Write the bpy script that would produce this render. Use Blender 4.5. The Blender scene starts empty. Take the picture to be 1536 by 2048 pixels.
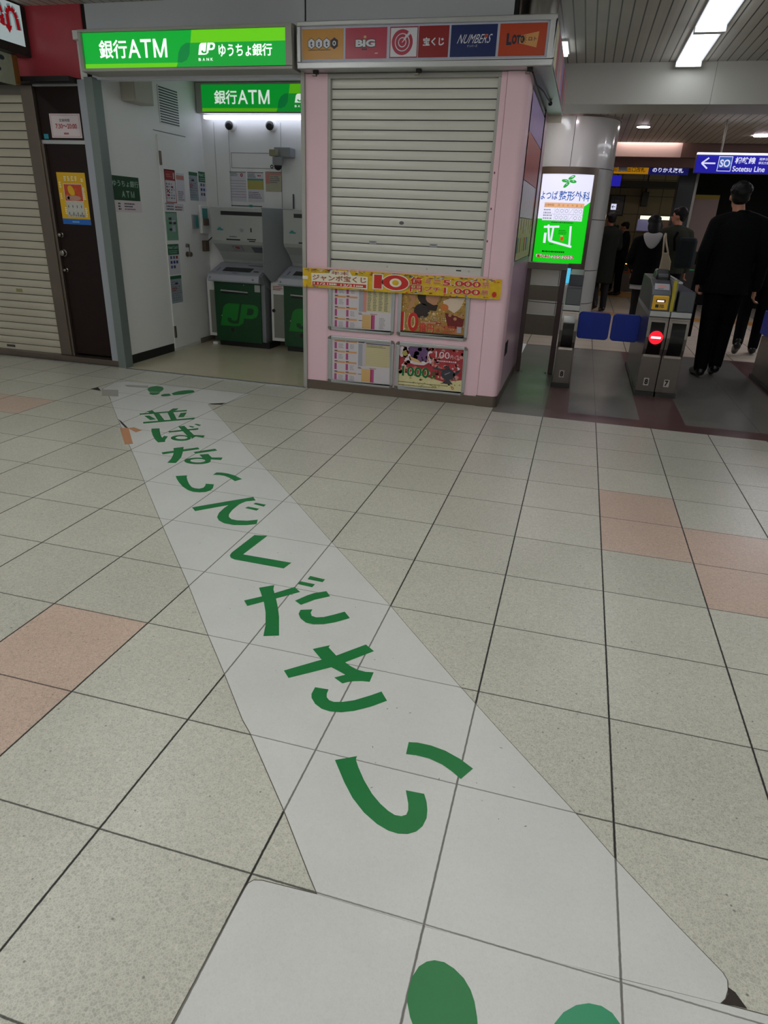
import bpy, bmesh, math, random
from mathutils import Vector, Matrix
random.seed(7)
SC = bpy.context.scene
COL = SC.collection
PI = math.pi

# ---------------------------------------------------------------- camera, exposure, world
cam = bpy.data.cameras.new('camera')
cam.sensor_fit = 'HORIZONTAL'; cam.sensor_width = 36.0
cam.lens = 36.0 * 1325.97 / 1536.0
cam.clip_start = 0.05; cam.clip_end = 200
camo = bpy.data.objects.new('camera', cam); COL.objects.link(camo)
_pitch, _roll, _yaw = 0.4153425, 0.0415135, 0.2576935
_cy, _sy, _cp, _sp = math.cos(_yaw), math.sin(_yaw), math.cos(_pitch), math.sin(_pitch)
_f = Vector((-_sy * _cp, _cy * _cp, -_sp)); _r = Vector((_cy, _sy, 0)); _u = _r.cross(_f)
_cr, _sr = math.cos(_roll), math.sin(_roll)
_r2 = _cr * _r + _sr * _u; _u2 = -_sr * _r + _cr * _u
_m = Matrix((( _r2.x, _u2.x, -_f.x, -0.2786), (_r2.y, _u2.y, -_f.y, -2.1360), (_r2.z, _u2.z, -_f.z, 1.3651), (0, 0, 0, 1)))
camo.matrix_world = _m
SC.camera = camo
SC.view_settings.view_transform = 'Standard'
SC.view_settings.look = 'None'
SC.view_settings.gamma = 1
SC.view_settings.use_curve_mapping = False
SC.view_settings.exposure = EXPO = 0.0
world = bpy.data.worlds.new('world'); SC.world = world; world.use_nodes = True
world.node_tree.nodes['Background'].inputs[0].default_value = (0.86, 0.87, 0.84, 1)
world.node_tree.nodes['Background'].inputs[1].default_value = 0.26
TUBE_HALL = 12.5      # emission of the hall's ceiling tubes
TUBE_GATE = 6.0      # the row above the gates
TUBE_FAR = 14.0

# ---------------------------------------------------------------- helpers
def lin(h):
    h = h.lstrip('#'); v = [int(h[i:i + 2], 16) / 255 for i in (0, 2, 4)]
    return tuple((c / 12.92 if c <= 0.04045 else ((c + 0.055) / 1.055) ** 2.4) for c in v) + (1,)
MATS = {}
def M(name, col='#808080', rough=0.5, metal=0.0, emit=0.0, noise=0.0, scale=20.0, spec=0.5, bump=0.0, coat=0.0):
    if name in MATS: return MATS[name]
    m = bpy.data.materials.new(name); m.use_nodes = True; MATS[name] = m
    nt = m.node_tree; b = nt.nodes['Principled BSDF']
    c = lin(col)
    b.inputs['Base Color'].default_value = c
    b.inputs['Roughness'].default_value = rough
    b.inputs['Metallic'].default_value = metal
    b.inputs['Specular IOR Level'].default_value = spec
    b.inputs['Coat Weight'].default_value = coat
    m.diffuse_color = c
    if emit:
        b.inputs['Emission Color'].default_value = c
        b.inputs['Emission Strength'].default_value = emit
        b.inputs['Base Color'].default_value = tuple(x * 0.3 for x in c[:3]) + (1,)
    if noise or bump:
        tc = nt.nodes.new('ShaderNodeTexCoord'); n = nt.nodes.new('ShaderNodeTexNoise')
        n.inputs['Scale'].default_value = scale; n.inputs['Detail'].default_value = 4
        nt.links.new(tc.outputs['Object'], n.inputs['Vector'])
        if noise:
            mr = nt.nodes.new('ShaderNodeMapRange')
            mr.inputs[3].default_value = 1 - noise; mr.inputs[4].default_value = 1 + noise
            mx = nt.nodes.new('ShaderNodeMix'); mx.data_type = 'RGBA'; mx.blend_type = 'MULTIPLY'
            mx.inputs[0].default_value = 1
            nt.links.new(n.outputs[0], mr.inputs[0]); mx.inputs[6].default_value = c
            nt.links.new(mr.outputs[0], mx.inputs[7]); nt.links.new(mx.outputs[2], b.inputs['Base Color'])
        if bump:
            bp = nt.nodes.new('ShaderNodeBump'); bp.inputs['Strength'].default_value = bump; bp.inputs['Distance'].default_value = 0.002
            nt.links.new(n.outputs[0], bp.inputs['Height']); nt.links.new(bp.outputs[0], b.inputs['Normal'])
    return m

ORG = {}
def org(o):
    return ORG.get(o.name, Vector((0, 0, 0))) if o else Vector((0, 0, 0))
def tag(o, label=None, cat=None, group=None, kind=None):
    if label: o['label'] = label
    if cat: o['category'] = cat
    if group: o['group'] = group
    if kind: o['kind'] = kind
    return o
def thing(name, loc, label=None, cat=None, group=None, kind=None):
    o = bpy.data.objects.new(name, None); COL.objects.link(o); o.location = loc
    o.empty_display_size = 0.1
    ORG[o.name] = Vector(loc)
    return tag(o, label, cat, group, kind)
def dup(root, offset, label, group=None):
    r = root.copy(); COL.objects.link(r); r.location = Vector(root.location) + Vector(offset)
    r['label'] = label
    if group: r['group'] = group
    ORG[r.name] = org(root) + Vector(offset)
    for ch in list(root.children):
        c = ch.copy(); COL.objects.link(c); c.parent = r
        for g in ch.children:
            d = g.copy(); COL.objects.link(d); d.parent = c
    return r

class MB:
    """collects faces with materials, all in world coordinates"""
    def __init__(s): s.v = []; s.f = []; s.mi = []; s.mats = []
    def _mat(s, m):
        if m not in s.mats: s.mats.append(m)
        return s.mats.index(m)
    def add(s, vs, fs, m):
        k = len(s.v); s.v += [Vector(v) for v in vs]; i = s._mat(m)
        for f in fs: s.f.append([k + a for a in f]); s.mi.append(i)
        return s
    def box(s, x0, x1, y0, y1, z0, z1, m):
        vs = [(x, y, z) for x in (x0, x1) for y in (y0, y1) for z in (z0, z1)]
        return s.add(vs, [(0, 1, 3, 2), (4, 6, 7, 5), (0, 4, 5, 1), (2, 3, 7, 6), (0, 2, 6, 4), (1, 5, 7, 3)], m)
    def prism(s, pts, axis, a0, a1, m):
        n = len(pts)
        def mk(p, a):
            return {'x': (a, p[0], p[1]), 'y': (p[0], a, p[1]), 'z': (p[0], p[1], a)}[axis]
        vs = [mk(p, a0) for p in pts] + [mk(p, a1) for p in pts]
        fs = [(i, (i + 1) % n, n + (i + 1) % n, n + i) for i in range(n)] + [tuple(range(n))[::-1], tuple(range(n, 2 * n))]
        return s.add(vs, fs, m)
    def tube(s, path, r, m, seg=10, r2=None, cap=True):
        path = [Vector(p) for p in path]; n = len(path); vs = []; fs = []
        up = None
        for i, p in enumerate(path):
            d = (path[min(i + 1, n - 1)] - path[max(i - 1, 0)]).normalized()
            if up is None: up = Vector((0, 0, 1)) if abs(d.z) < 0.9 else Vector((1, 0, 0))
            a = d.cross(up).normalized(); b = a.cross(d).normalized(); up = b
            rr = r[i] if isinstance(r, (list, tuple)) else r
            for k in range(seg):
                t = 2 * PI * k / seg; vs.append(p + a * math.cos(t) * rr + b * math.sin(t) * (rr if r2 is None else r2))
        for i in range(n - 1):
            for k in range(seg):
                fs.append((i * seg + k, i * seg + (k + 1) % seg, (i + 1) * seg + (k + 1) % seg, (i + 1) * seg + k))
        if cap: fs += [tuple(range(seg))[::-1], tuple(range((n - 1) * seg, n * seg))]
        return s.add(vs, fs, m)
    def lathe(s, c, axis, prof, m, seg=24):
        """prof: (distance along axis, radius)"""
        ax = Vector(axis).normalized(); up = Vector((0, 0, 1)) if abs(ax.z) < 0.9 else Vector((1, 0, 0))
        a = ax.cross(up).normalized(); b = ax.cross(a); c = Vector(c); vs = []; fs = []
        for (h, r) in prof:
            for k in range(seg):
                t = 2 * PI * k / seg; vs.append(c + ax * h + a * math.cos(t) * r + b * math.sin(t) * r)
        for i in range(len(prof) - 1):
            for k in range(seg): fs.append((i * seg + k, i * seg + (k + 1) % seg, (i + 1) * seg + (k + 1) % seg, (i + 1) * seg + k))
        fs += [tuple(range(seg)), tuple(range((len(prof) - 1) * seg, len(prof) * seg))[::-1]]
        return s.add(vs, fs, m)
    def ball(s, c, r, m, seg=16, scale=(1, 1, 1)):
        vs = []; fs = []; rows = seg // 2
        for i in range(rows + 1):
            ph = PI * i / rows
            for k in range(seg):
                t = 2 * PI * k / seg
                vs.append((c[0] + r * scale[0] * math.sin(ph) * math.cos(t), c[1] + r * scale[1] * math.sin(ph) * math.sin(t), c[2] + r * scale[2] * math.cos(ph)))
        for i in range(rows):
            for k in range(seg): fs.append((i * seg + k, (i + 1) * seg + k, (i + 1) * seg + (k + 1) % seg, i * seg + (k + 1) % seg))
        return s.add(vs, fs, m)
    def build(s, name, parent=None, bevel=0, smooth=False, origin=None, recalc=True, **tags):
        me = bpy.data.meshes.new(name)
        if parent: o0 = org(parent)
        elif origin is not None: o0 = Vector(origin)
        else:
            lo = [min(v[i] for v in s.v) for i in range(3)]; hi = [max(v[i] for v in s.v) for i in range(3)]
            o0 = Vector(((lo[0] + hi[0]) / 2, (lo[1] + hi[1]) / 2, lo[2]))
        me.from_pydata([v - o0 for v in s.v], [], s.f)
        for m in s.mats: me.materials.append(m)
        me.polygons.foreach_set('material_index', s.mi)
        if recalc:
            bm = bmesh.new(); bm.from_mesh(me)
            bmesh.ops.remove_doubles(bm, verts=bm.verts, dist=1e-6)
            bmesh.ops.recalc_face_normals(bm, faces=bm.faces); bm.to_mesh(me); bm.free()
        if smooth:
            me.polygons.foreach_set('use_smooth', [True] * len(me.polygons))
            if smooth != 'all': me.set_sharp_from_angle(angle=math.radians(35))
        o = bpy.data.objects.new(name, me); COL.objects.link(o)
        if parent: o.parent = parent
        else: o.location = o0
        ORG[o.name] = o0
        if bevel:
            b = o.modifiers.new('bevel', 'BEVEL'); b.width = bevel; b.segments = 2; b.limit_method = 'ANGLE'; b.angle_limit = math.radians(40)
        tag(o, **tags)
        return o

_TX = {}
def text_geo(txt, bold=0.0):
    k = (txt, bold)
    if k in _TX: return _TX[k]
    c = bpy.data.curves.new('lettering', 'FONT'); c.body = txt; c.size = 1; c.offset = bold; c.resolution_u = 3
    o = bpy.data.objects.new('lettering', c); COL.objects.link(o)
    bpy.context.view_layer.update()
    me = bpy.data.meshes.new_from_object(o.evaluated_get(bpy.context.evaluated_depsgraph_get()))
    vs = [tuple(v.co[:2]) for v in me.vertices]; fs = [tuple(p.vertices) for p in me.polygons]
    bpy.data.objects.remove(o); bpy.data.curves.remove(c); bpy.data.meshes.remove(me)
    xs = [v[0] for v in vs]; ys = [v[1] for v in vs]
    _TX[k] = (vs, fs, min(xs), max(xs), min(ys), max(ys))
    return _TX[k]

class Print(MB):
    """flat printed sheet: coordinates in metres along U and V from the origin"""
    E = 0.0007
    def __init__(s, o, U=(1, 0, 0), V=(0, 0, 1), fn=None, mb=None):
        super().__init__(); s.o = Vector(o); s.U = Vector(U); s.Vv = Vector(V); s.N = s.U.cross(s.Vv).normalized(); s.fn = fn
    def P(s, a, b, l=0):
        if s.fn: return s.fn(a, b, l * s.E)
        return s.o + s.U * a + s.Vv * b + s.N * (l * s.E)
    def base(s, a0, b0, a1, b1, m, t=0.003):
        vs = [s.P(a, b) + s.N * d for d in (0, -t) for a, b in ((a0, b0), (a1, b0), (a1, b1), (a0, b1))]
        return s.add(vs, [(0, 1, 2, 3), (7, 6, 5, 4), (0, 4, 5, 1), (1, 5, 6, 2), (2, 6, 7, 3), (3, 7, 4, 0)], m)
    def rect(s, a0, b0, a1, b1, m, l=1, n=1):
        for i in range(n):
            x0 = a0 + (a1 - a0) * i / n; x1 = a0 + (a1 - a0) * (i + 1) / n
            s.add([s.P(x0, b0, l), s.P(x1, b0, l), s.P(x1, b1, l), s.P(x0, b1, l)], [(0, 1, 2, 3)], m)
        return s
    def poly(s, pts, m, l=1):
        return s.add([s.P(a, b, l) for a, b in pts], [tuple(range(len(pts)))], m)
    def disc(s, a, b, ra, rb, m, l=1, n=28, rot=0, a0=0, a1=2 * PI):
        return s.poly([(a + ra * math.cos(t) * math.cos(rot) - rb * math.sin(t) * math.sin(rot), b + ra * math.cos(t) * math.sin(rot) + rb * math.sin(t) * math.cos(rot)) for t in [a0 + (a1 - a0) * k / n for k in range(n)]], m, l)
    def ring(s, a, b, r0, r1, m, l=1, n=32, t0=0, t1=2 * PI, asp=1):
        vs = []; 
        for k in range(n + 1):
            t = t0 + (t1 - t0) * k / n
            vs += [s.P(a + r0 * math.cos(t), b + r0 * asp * math.sin(t), l), s.P(a + r1 * math.cos(t), b + r1 * asp * math.sin(t), l)]
        return s.add(vs, [(2 * k, 2 * k + 1, 2 * k + 3, 2 * k + 2) for k in range(n)], m)
    def line(s, pts, w, m, l=1):
        if s.fn:
            q = [pts[0]]
            for (a, b), (c, d) in zip(pts[:-1], pts[1:]): q += [(a + (c - a) * k / 10, b + (d - b) * k / 10) for k in range(1, 11)]
            pts = q
        for (a, b), (c, d) in zip(pts[:-1], pts[1:]):
            L = math.hypot(c - a, d - b) or 1; nx, ny = -(d - b) / L * w / 2, (c - a) / L * w / 2
            s.poly([(a - nx, b - ny), (c - nx, d - ny), (c + nx, d + ny), (a + nx, b + ny)], m, l)
        return s
    def frame(s, a0, b0, a1, b1, w, m, l=1):
        s.rect(a0, b0, a1, b0 + w, m, l); s.rect(a0, b1 - w, a1, b1, m, l); s.rect(a0, b0 + w, a0 + w, b1 - w, m, l); s.rect(a1 - w, b0 + w, a1, b1 - w, m, l)
        return s
    def text(s, txt, a0, b0, w, h, m, l=2, bold=0.0, shear=0.0, rot=0):
        if len(txt) > 1 and 'M' in txt and bold and txt.isascii(): bold = 0.0
        vs, fs, x0, x1, y0, y1 = text_geo(txt, bold)
        out = []
        for x, y in vs:
            u = (x - x0) / (x1 - x0); v = (y - y0) / (y1 - y0)
            if rot: u, v = {1: (1 - v, u), 2: (1 - u, 1 - v), 3: (v, 1 - u)}[rot]
            out.append(s.P(a0 + u * w + v * h * shear, b0 + v * h, l))
        return s.add(out, fs, m)
    def rows(s, a0, b0, a1, b1, n, m, l=2, fill=0.5, gap=0.5, seed=1):
        """rows of tiny illegible print"""
        rnd = random.Random(seed); h = (b1 - b0) / n
        for i in range(n):
            y = b1 - (i + 1) * h + h * (1 - fill) / 2; x = a0; end = a0 + (a1 - a0) * rnd.uniform(0.7, 1)
            while x < end - h * 0.3:
                ww = min(h * fill * rnd.uniform(0.6, 1.6), end - x)
                s.rect(x, y, x + ww, y + h * fill, m, l); x += ww + h * fill * gap
        return s

# ---------------------------------------------------------------- node materials of the setting
def tile_mat(name, base, grout='#191413', pitch=0.4, wx=0.0028, wy=0.0023, speck=0.20, rough=0.31, tone=0.05, gmix=1.0, sscale=150.0, pale=False):
    m = bpy.data.materials.new(name); m.use_nodes = True; MATS[name] = m
    nt = m.node_tree; N = nt.nodes; L = nt.links; b = N['Principled BSDF']
    geo = N.new('ShaderNodeNewGeometry'); sep = N.new('ShaderNodeSeparateXYZ'); L.new(geo.outputs['Position'], sep.inputs[0])
    def math_(op, a, bb=None, c=None):
        n = N.new('ShaderNodeMath'); n.operation = op
        for i, v in enumerate((a, bb, c)):
            if v is None: continue
            if isinstance(v, (int, float)): n.inputs[i].default_value = v
            else: L.new(v, n.inputs[i])
        return n.outputs[0]
    wob = N.new('ShaderNodeTexNoise'); wob.inputs['Scale'].default_value = 60; L.new(geo.outputs['Position'], wob.inputs['Vector'])
    wobv = math_('MULTIPLY', math_('SUBTRACT', wob.outputs[0], 0.5), 0.0022)
    def gridline(c, w):
        q = math_('DIVIDE', math_('ADD', c, wobv), pitch)
        d = math_('MULTIPLY', math_('ABSOLUTE', math_('SUBTRACT', q, math_('ROUND', q))), pitch)
        n = N.new('ShaderNodeMapRange'); n.interpolation_type = 'SMOOTHSTEP'
        n.inputs[1].default_value = w * 0.6; n.inputs[2].default_value = w * 1.5; n.inputs[3].default_value = 1; n.inputs[4].default_value = 0
        L.new(d, n.inputs[0]); return n.outputs[0]
    g = math_('MAXIMUM', gridline(sep.outputs[0], wx), math_('MULTIPLY', gridline(sep.outputs[1], wy), 0.85))
    # terrazzo chips
    vor = N.new('ShaderNodeTexVoronoi'); vor.inputs['Scale'].default_value = sscale; L.new(geo.outputs['Position'], vor.inputs['Vector'])
    vs = N.new('ShaderNodeSeparateColor'); L.new(vor.outputs['Color'], vs.inputs[0])
    n2 = N.new('ShaderNodeTexNoise'); n2.inputs['Scale'].default_value = 75; n2.inputs['Detail'].default_value = 6; n2.inputs['Roughness'].default_value = 0.75; L.new(geo.outputs['Position'], n2.inputs['Vector'])
    n3 = N.new('ShaderNodeTexNoise'); n3.inputs['Scale'].default_value = 3.0; n3.inputs['Detail'].default_value = 5; L.new(geo.outputs['Position'], n3.inputs['Vector'])
    cell = N.new('ShaderNodeVectorMath'); cell.operation = 'FLOOR'
    dv = N.new('ShaderNodeVectorMath'); dv.operation = 'SCALE'; dv.inputs['Scale'].default_value = 1 / pitch; L.new(geo.outputs['Position'], dv.inputs[0]); L.new(dv.outputs[0], cell.inputs[0])
    wn = N.new('ShaderNodeTexWhiteNoise'); wn.noise_dimensions = '2D'; L.new(cell.outputs[0], wn.inputs['Vector'])
    val = math_('ADD', math_('MULTIPLY', math_('SUBTRACT', vs.outputs[0], 0.5), speck), 1.0)
    val = math_('ADD', val, math_('MULTIPLY', math_('SUBTRACT', n2.outputs[0], 0.5), speck * 2.2))
    ve = N.new('ShaderNodeTexVoronoi'); ve.feature = 'DISTANCE_TO_EDGE'; ve.inputs['Scale'].default_value = sscale; L.new(geo.outputs['Position'], ve.inputs['Vector'])
    em = N.new('ShaderNodeMapRange'); em.inputs[1].default_value = 0.0; em.inputs[2].default_value = 0.16; em.inputs[3].default_value = speck * 0.9; em.inputs[4].default_value = -speck * 0.35; L.new(ve.outputs['Distance'], em.inputs[0])
    val = math_('ADD', val, em.outputs[0])
    val = math_('ADD', val, math_('MULTIPLY', math_('SUBTRACT', n3.outputs[0], 0.5), 0.22))
    val = math_('ADD', val, math_('MULTIPLY', math_('SUBTRACT', wn.outputs[0], 0.5), tone * 2))
    # dark pits
    v2 = N.new('ShaderNodeTexVoronoi'); v2.inputs['Scale'].default_value = 21; v2.inputs['Randomness'].default_value = 1; L.new(geo.outputs['Position'], v2.inputs['Vector'])
    pit = N.new('ShaderNodeMapRange'); pit.inputs[1].default_value = 0.045; pit.inputs[2].default_value = 0.075; pit.inputs[3].default_value = 0.45; pit.inputs[4].default_value = 1
    L.new(v2.outputs['Distance'], pit.inputs[0])
    if not pale: val = math_('MULTIPLY', val, pit.outputs[0])
    mx = N.new('ShaderNodeMix'); mx.data_type = 'RGBA'; mx.blend_type = 'MULTIPLY'; mx.inputs[0].default_value = 1
    mx.inputs[6].default_value = lin(base); L.new(val, mx.inputs[7])
    hue = N.new('ShaderNodeMix'); hue.data_type = 'RGBA'; hue.blend_type = 'MULTIPLY'; L.new(math_('MULTIPLY', n2.outputs[0], 0.0 if pale else 0.25), hue.inputs[0])
    L.new(mx.outputs[2], hue.inputs[6]); hue.inputs[7].default_value = lin('#efe9dc')
    fin = N.new('ShaderNodeMix'); fin.data_type = 'RGBA'
    L.new(math_('MULTIPLY', g, gmix), fin.inputs[0]); L.new(hue.outputs[2], fin.inputs[6]); fin.inputs[7].default_value = lin(grout)
    L.new(fin.outputs[2], b.inputs['Base Color'])
    r = math_('ADD', math_('MULTIPLY', g, 0.3), math_('ADD', math_('MULTIPLY', n3.outputs[0], 0.15), rough - 0.07)); L.new(r, b.inputs['Roughness'])
    b.inputs['Specular IOR Level'].default_value = 0.45
    return m
def slat_mat(name, base, pitch, phase=0.0, gap=0.0065):
    m = bpy.data.materials.new(name); m.use_nodes = True; nt = m.node_tree; N = nt.nodes; L = nt.links; b = N['Principled BSDF']
    geo = N.new('ShaderNodeNewGeometry'); sep = N.new('ShaderNodeSeparateXYZ'); L.new(geo.outputs['Position'], sep.inputs[0])
    def mt(op, a, bb):
        n = N.new('ShaderNodeMath'); n.operation = op
        for i, v in enumerate((a, bb)):
            if isinstance(v, (int, float)): n.inputs[i].default_value = v
            else: L.new(v, n.inputs[i])
        return n.outputs[0]
    q = mt('DIVIDE', mt('ADD', sep.outputs[0], phase), pitch)
    d = mt('MULTIPLY', mt('ABSOLUTE', mt('SUBTRACT', q, mt('ROUND', q, 0)), 0), pitch)
    c = N.new('ShaderNodeMapRange'); c.inputs[1].default_value = gap * 0.5; c.inputs[2].default_value = gap; L.new(d, c.inputs[0])
    fl = mt('FLOOR', mt('ADD', q, 0.5), 0); wn = N.new('ShaderNodeTexWhiteNoise'); wn.noise_dimensions = '1D'; L.new(fl, wn.inputs['W'])
    no = N.new('ShaderNodeTexNoise'); no.inputs['Scale'].default_value = 2.5; no.inputs['Detail'].default_value = 4; L.new(geo.outputs['Position'], no.inputs['Vector'])
    v = mt('ADD', mt('MULTIPLY', wn.outputs[0], 0.12), mt('ADD', mt('MULTIPLY', no.outputs[0], 0.3), 0.79))
    v = mt('MULTIPLY', v, mt('ADD', mt('MULTIPLY', c.outputs[0], 0.92), 0.08))
    mx = N.new('ShaderNodeMix'); mx.data_type = 'RGBA'; mx.blend_type = 'MULTIPLY'; mx.inputs[0].default_value = 1; mx.inputs[6].default_value = lin(base); L.new(v, mx.inputs[7])
    L.new(mx.outputs[2], b.inputs['Base Color']); b.inputs['Roughness'].default_value = 0.45
    return m

def S(name, mb, **k):
    return mb.build(name, kind='structure', **k)

# ---------------------------------------------------------------- materials
m_tile = tile_mat('terrazzo tile', '#b8b7ae')
m_pink = tile_mat('pink terrazzo tile', '#bda699', tone=0.02)
m_far = tile_mat('far floor tile', '#c2b8aa', wx=0.004, wy=0.003, speck=0.08)
m_gfl = tile_mat('grey granite slab', '#706f6b', pitch=1.2, wx=0.0015, wy=0.0, speck=0.12, rough=0.3, grout='#3c3a38', gmix=0.5)
m_mauve = tile_mat('mauve granite band', '#5f4444', pitch=0.6, wx=0.0, wy=0.0, speck=0.12, rough=0.3)
m_stick = tile_mat('vinyl sticker', '#c8c8c7', grout='#4e4945', speck=0.03, rough=0.42, gmix=0.85, tone=0.01, wx=0.0024, wy=0.0017, pale=True)
m_glyph = M('green vinyl', '#0a7236', 0.42, noise=0.05, scale=14)
m_recfl = M('beige sheet floor', '#c2b9a1', 0.22, noise=0.06, scale=5)
m_steel = M('stainless steel', '#8d8a84', 0.32, 1.0, noise=0.06, scale=8)
m_steelb = M('brushed brownish steel', '#7a6f66', 0.36, 0.85, noise=0.1, scale=6)
m_alu = M('aluminium', '#b9bbbd', 0.38, 0.75)
m_alud = M('grey painted frame', '#a5a49f', 0.45, 0.2)
m_white = M('white paint', '#e0e0e0', 0.45, noise=0.03, scale=3)
m_fascia = M('grey fascia panel', '#cccfd8', 0.35, 0.1, noise=0.03, scale=2)
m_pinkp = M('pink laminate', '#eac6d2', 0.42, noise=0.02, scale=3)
m_black = M('black plastic', '#0c0c0d', 0.35)
m_dark = M('dark gap', '#0e0d10', 0.7)
m_slat1 = slat_mat('ceiling slats', '#b6b3aa', 0.0828, 0.0165)
m_slat2 = slat_mat('far ceiling slats', '#b0aca0', 0.0895, 0.05)
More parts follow.
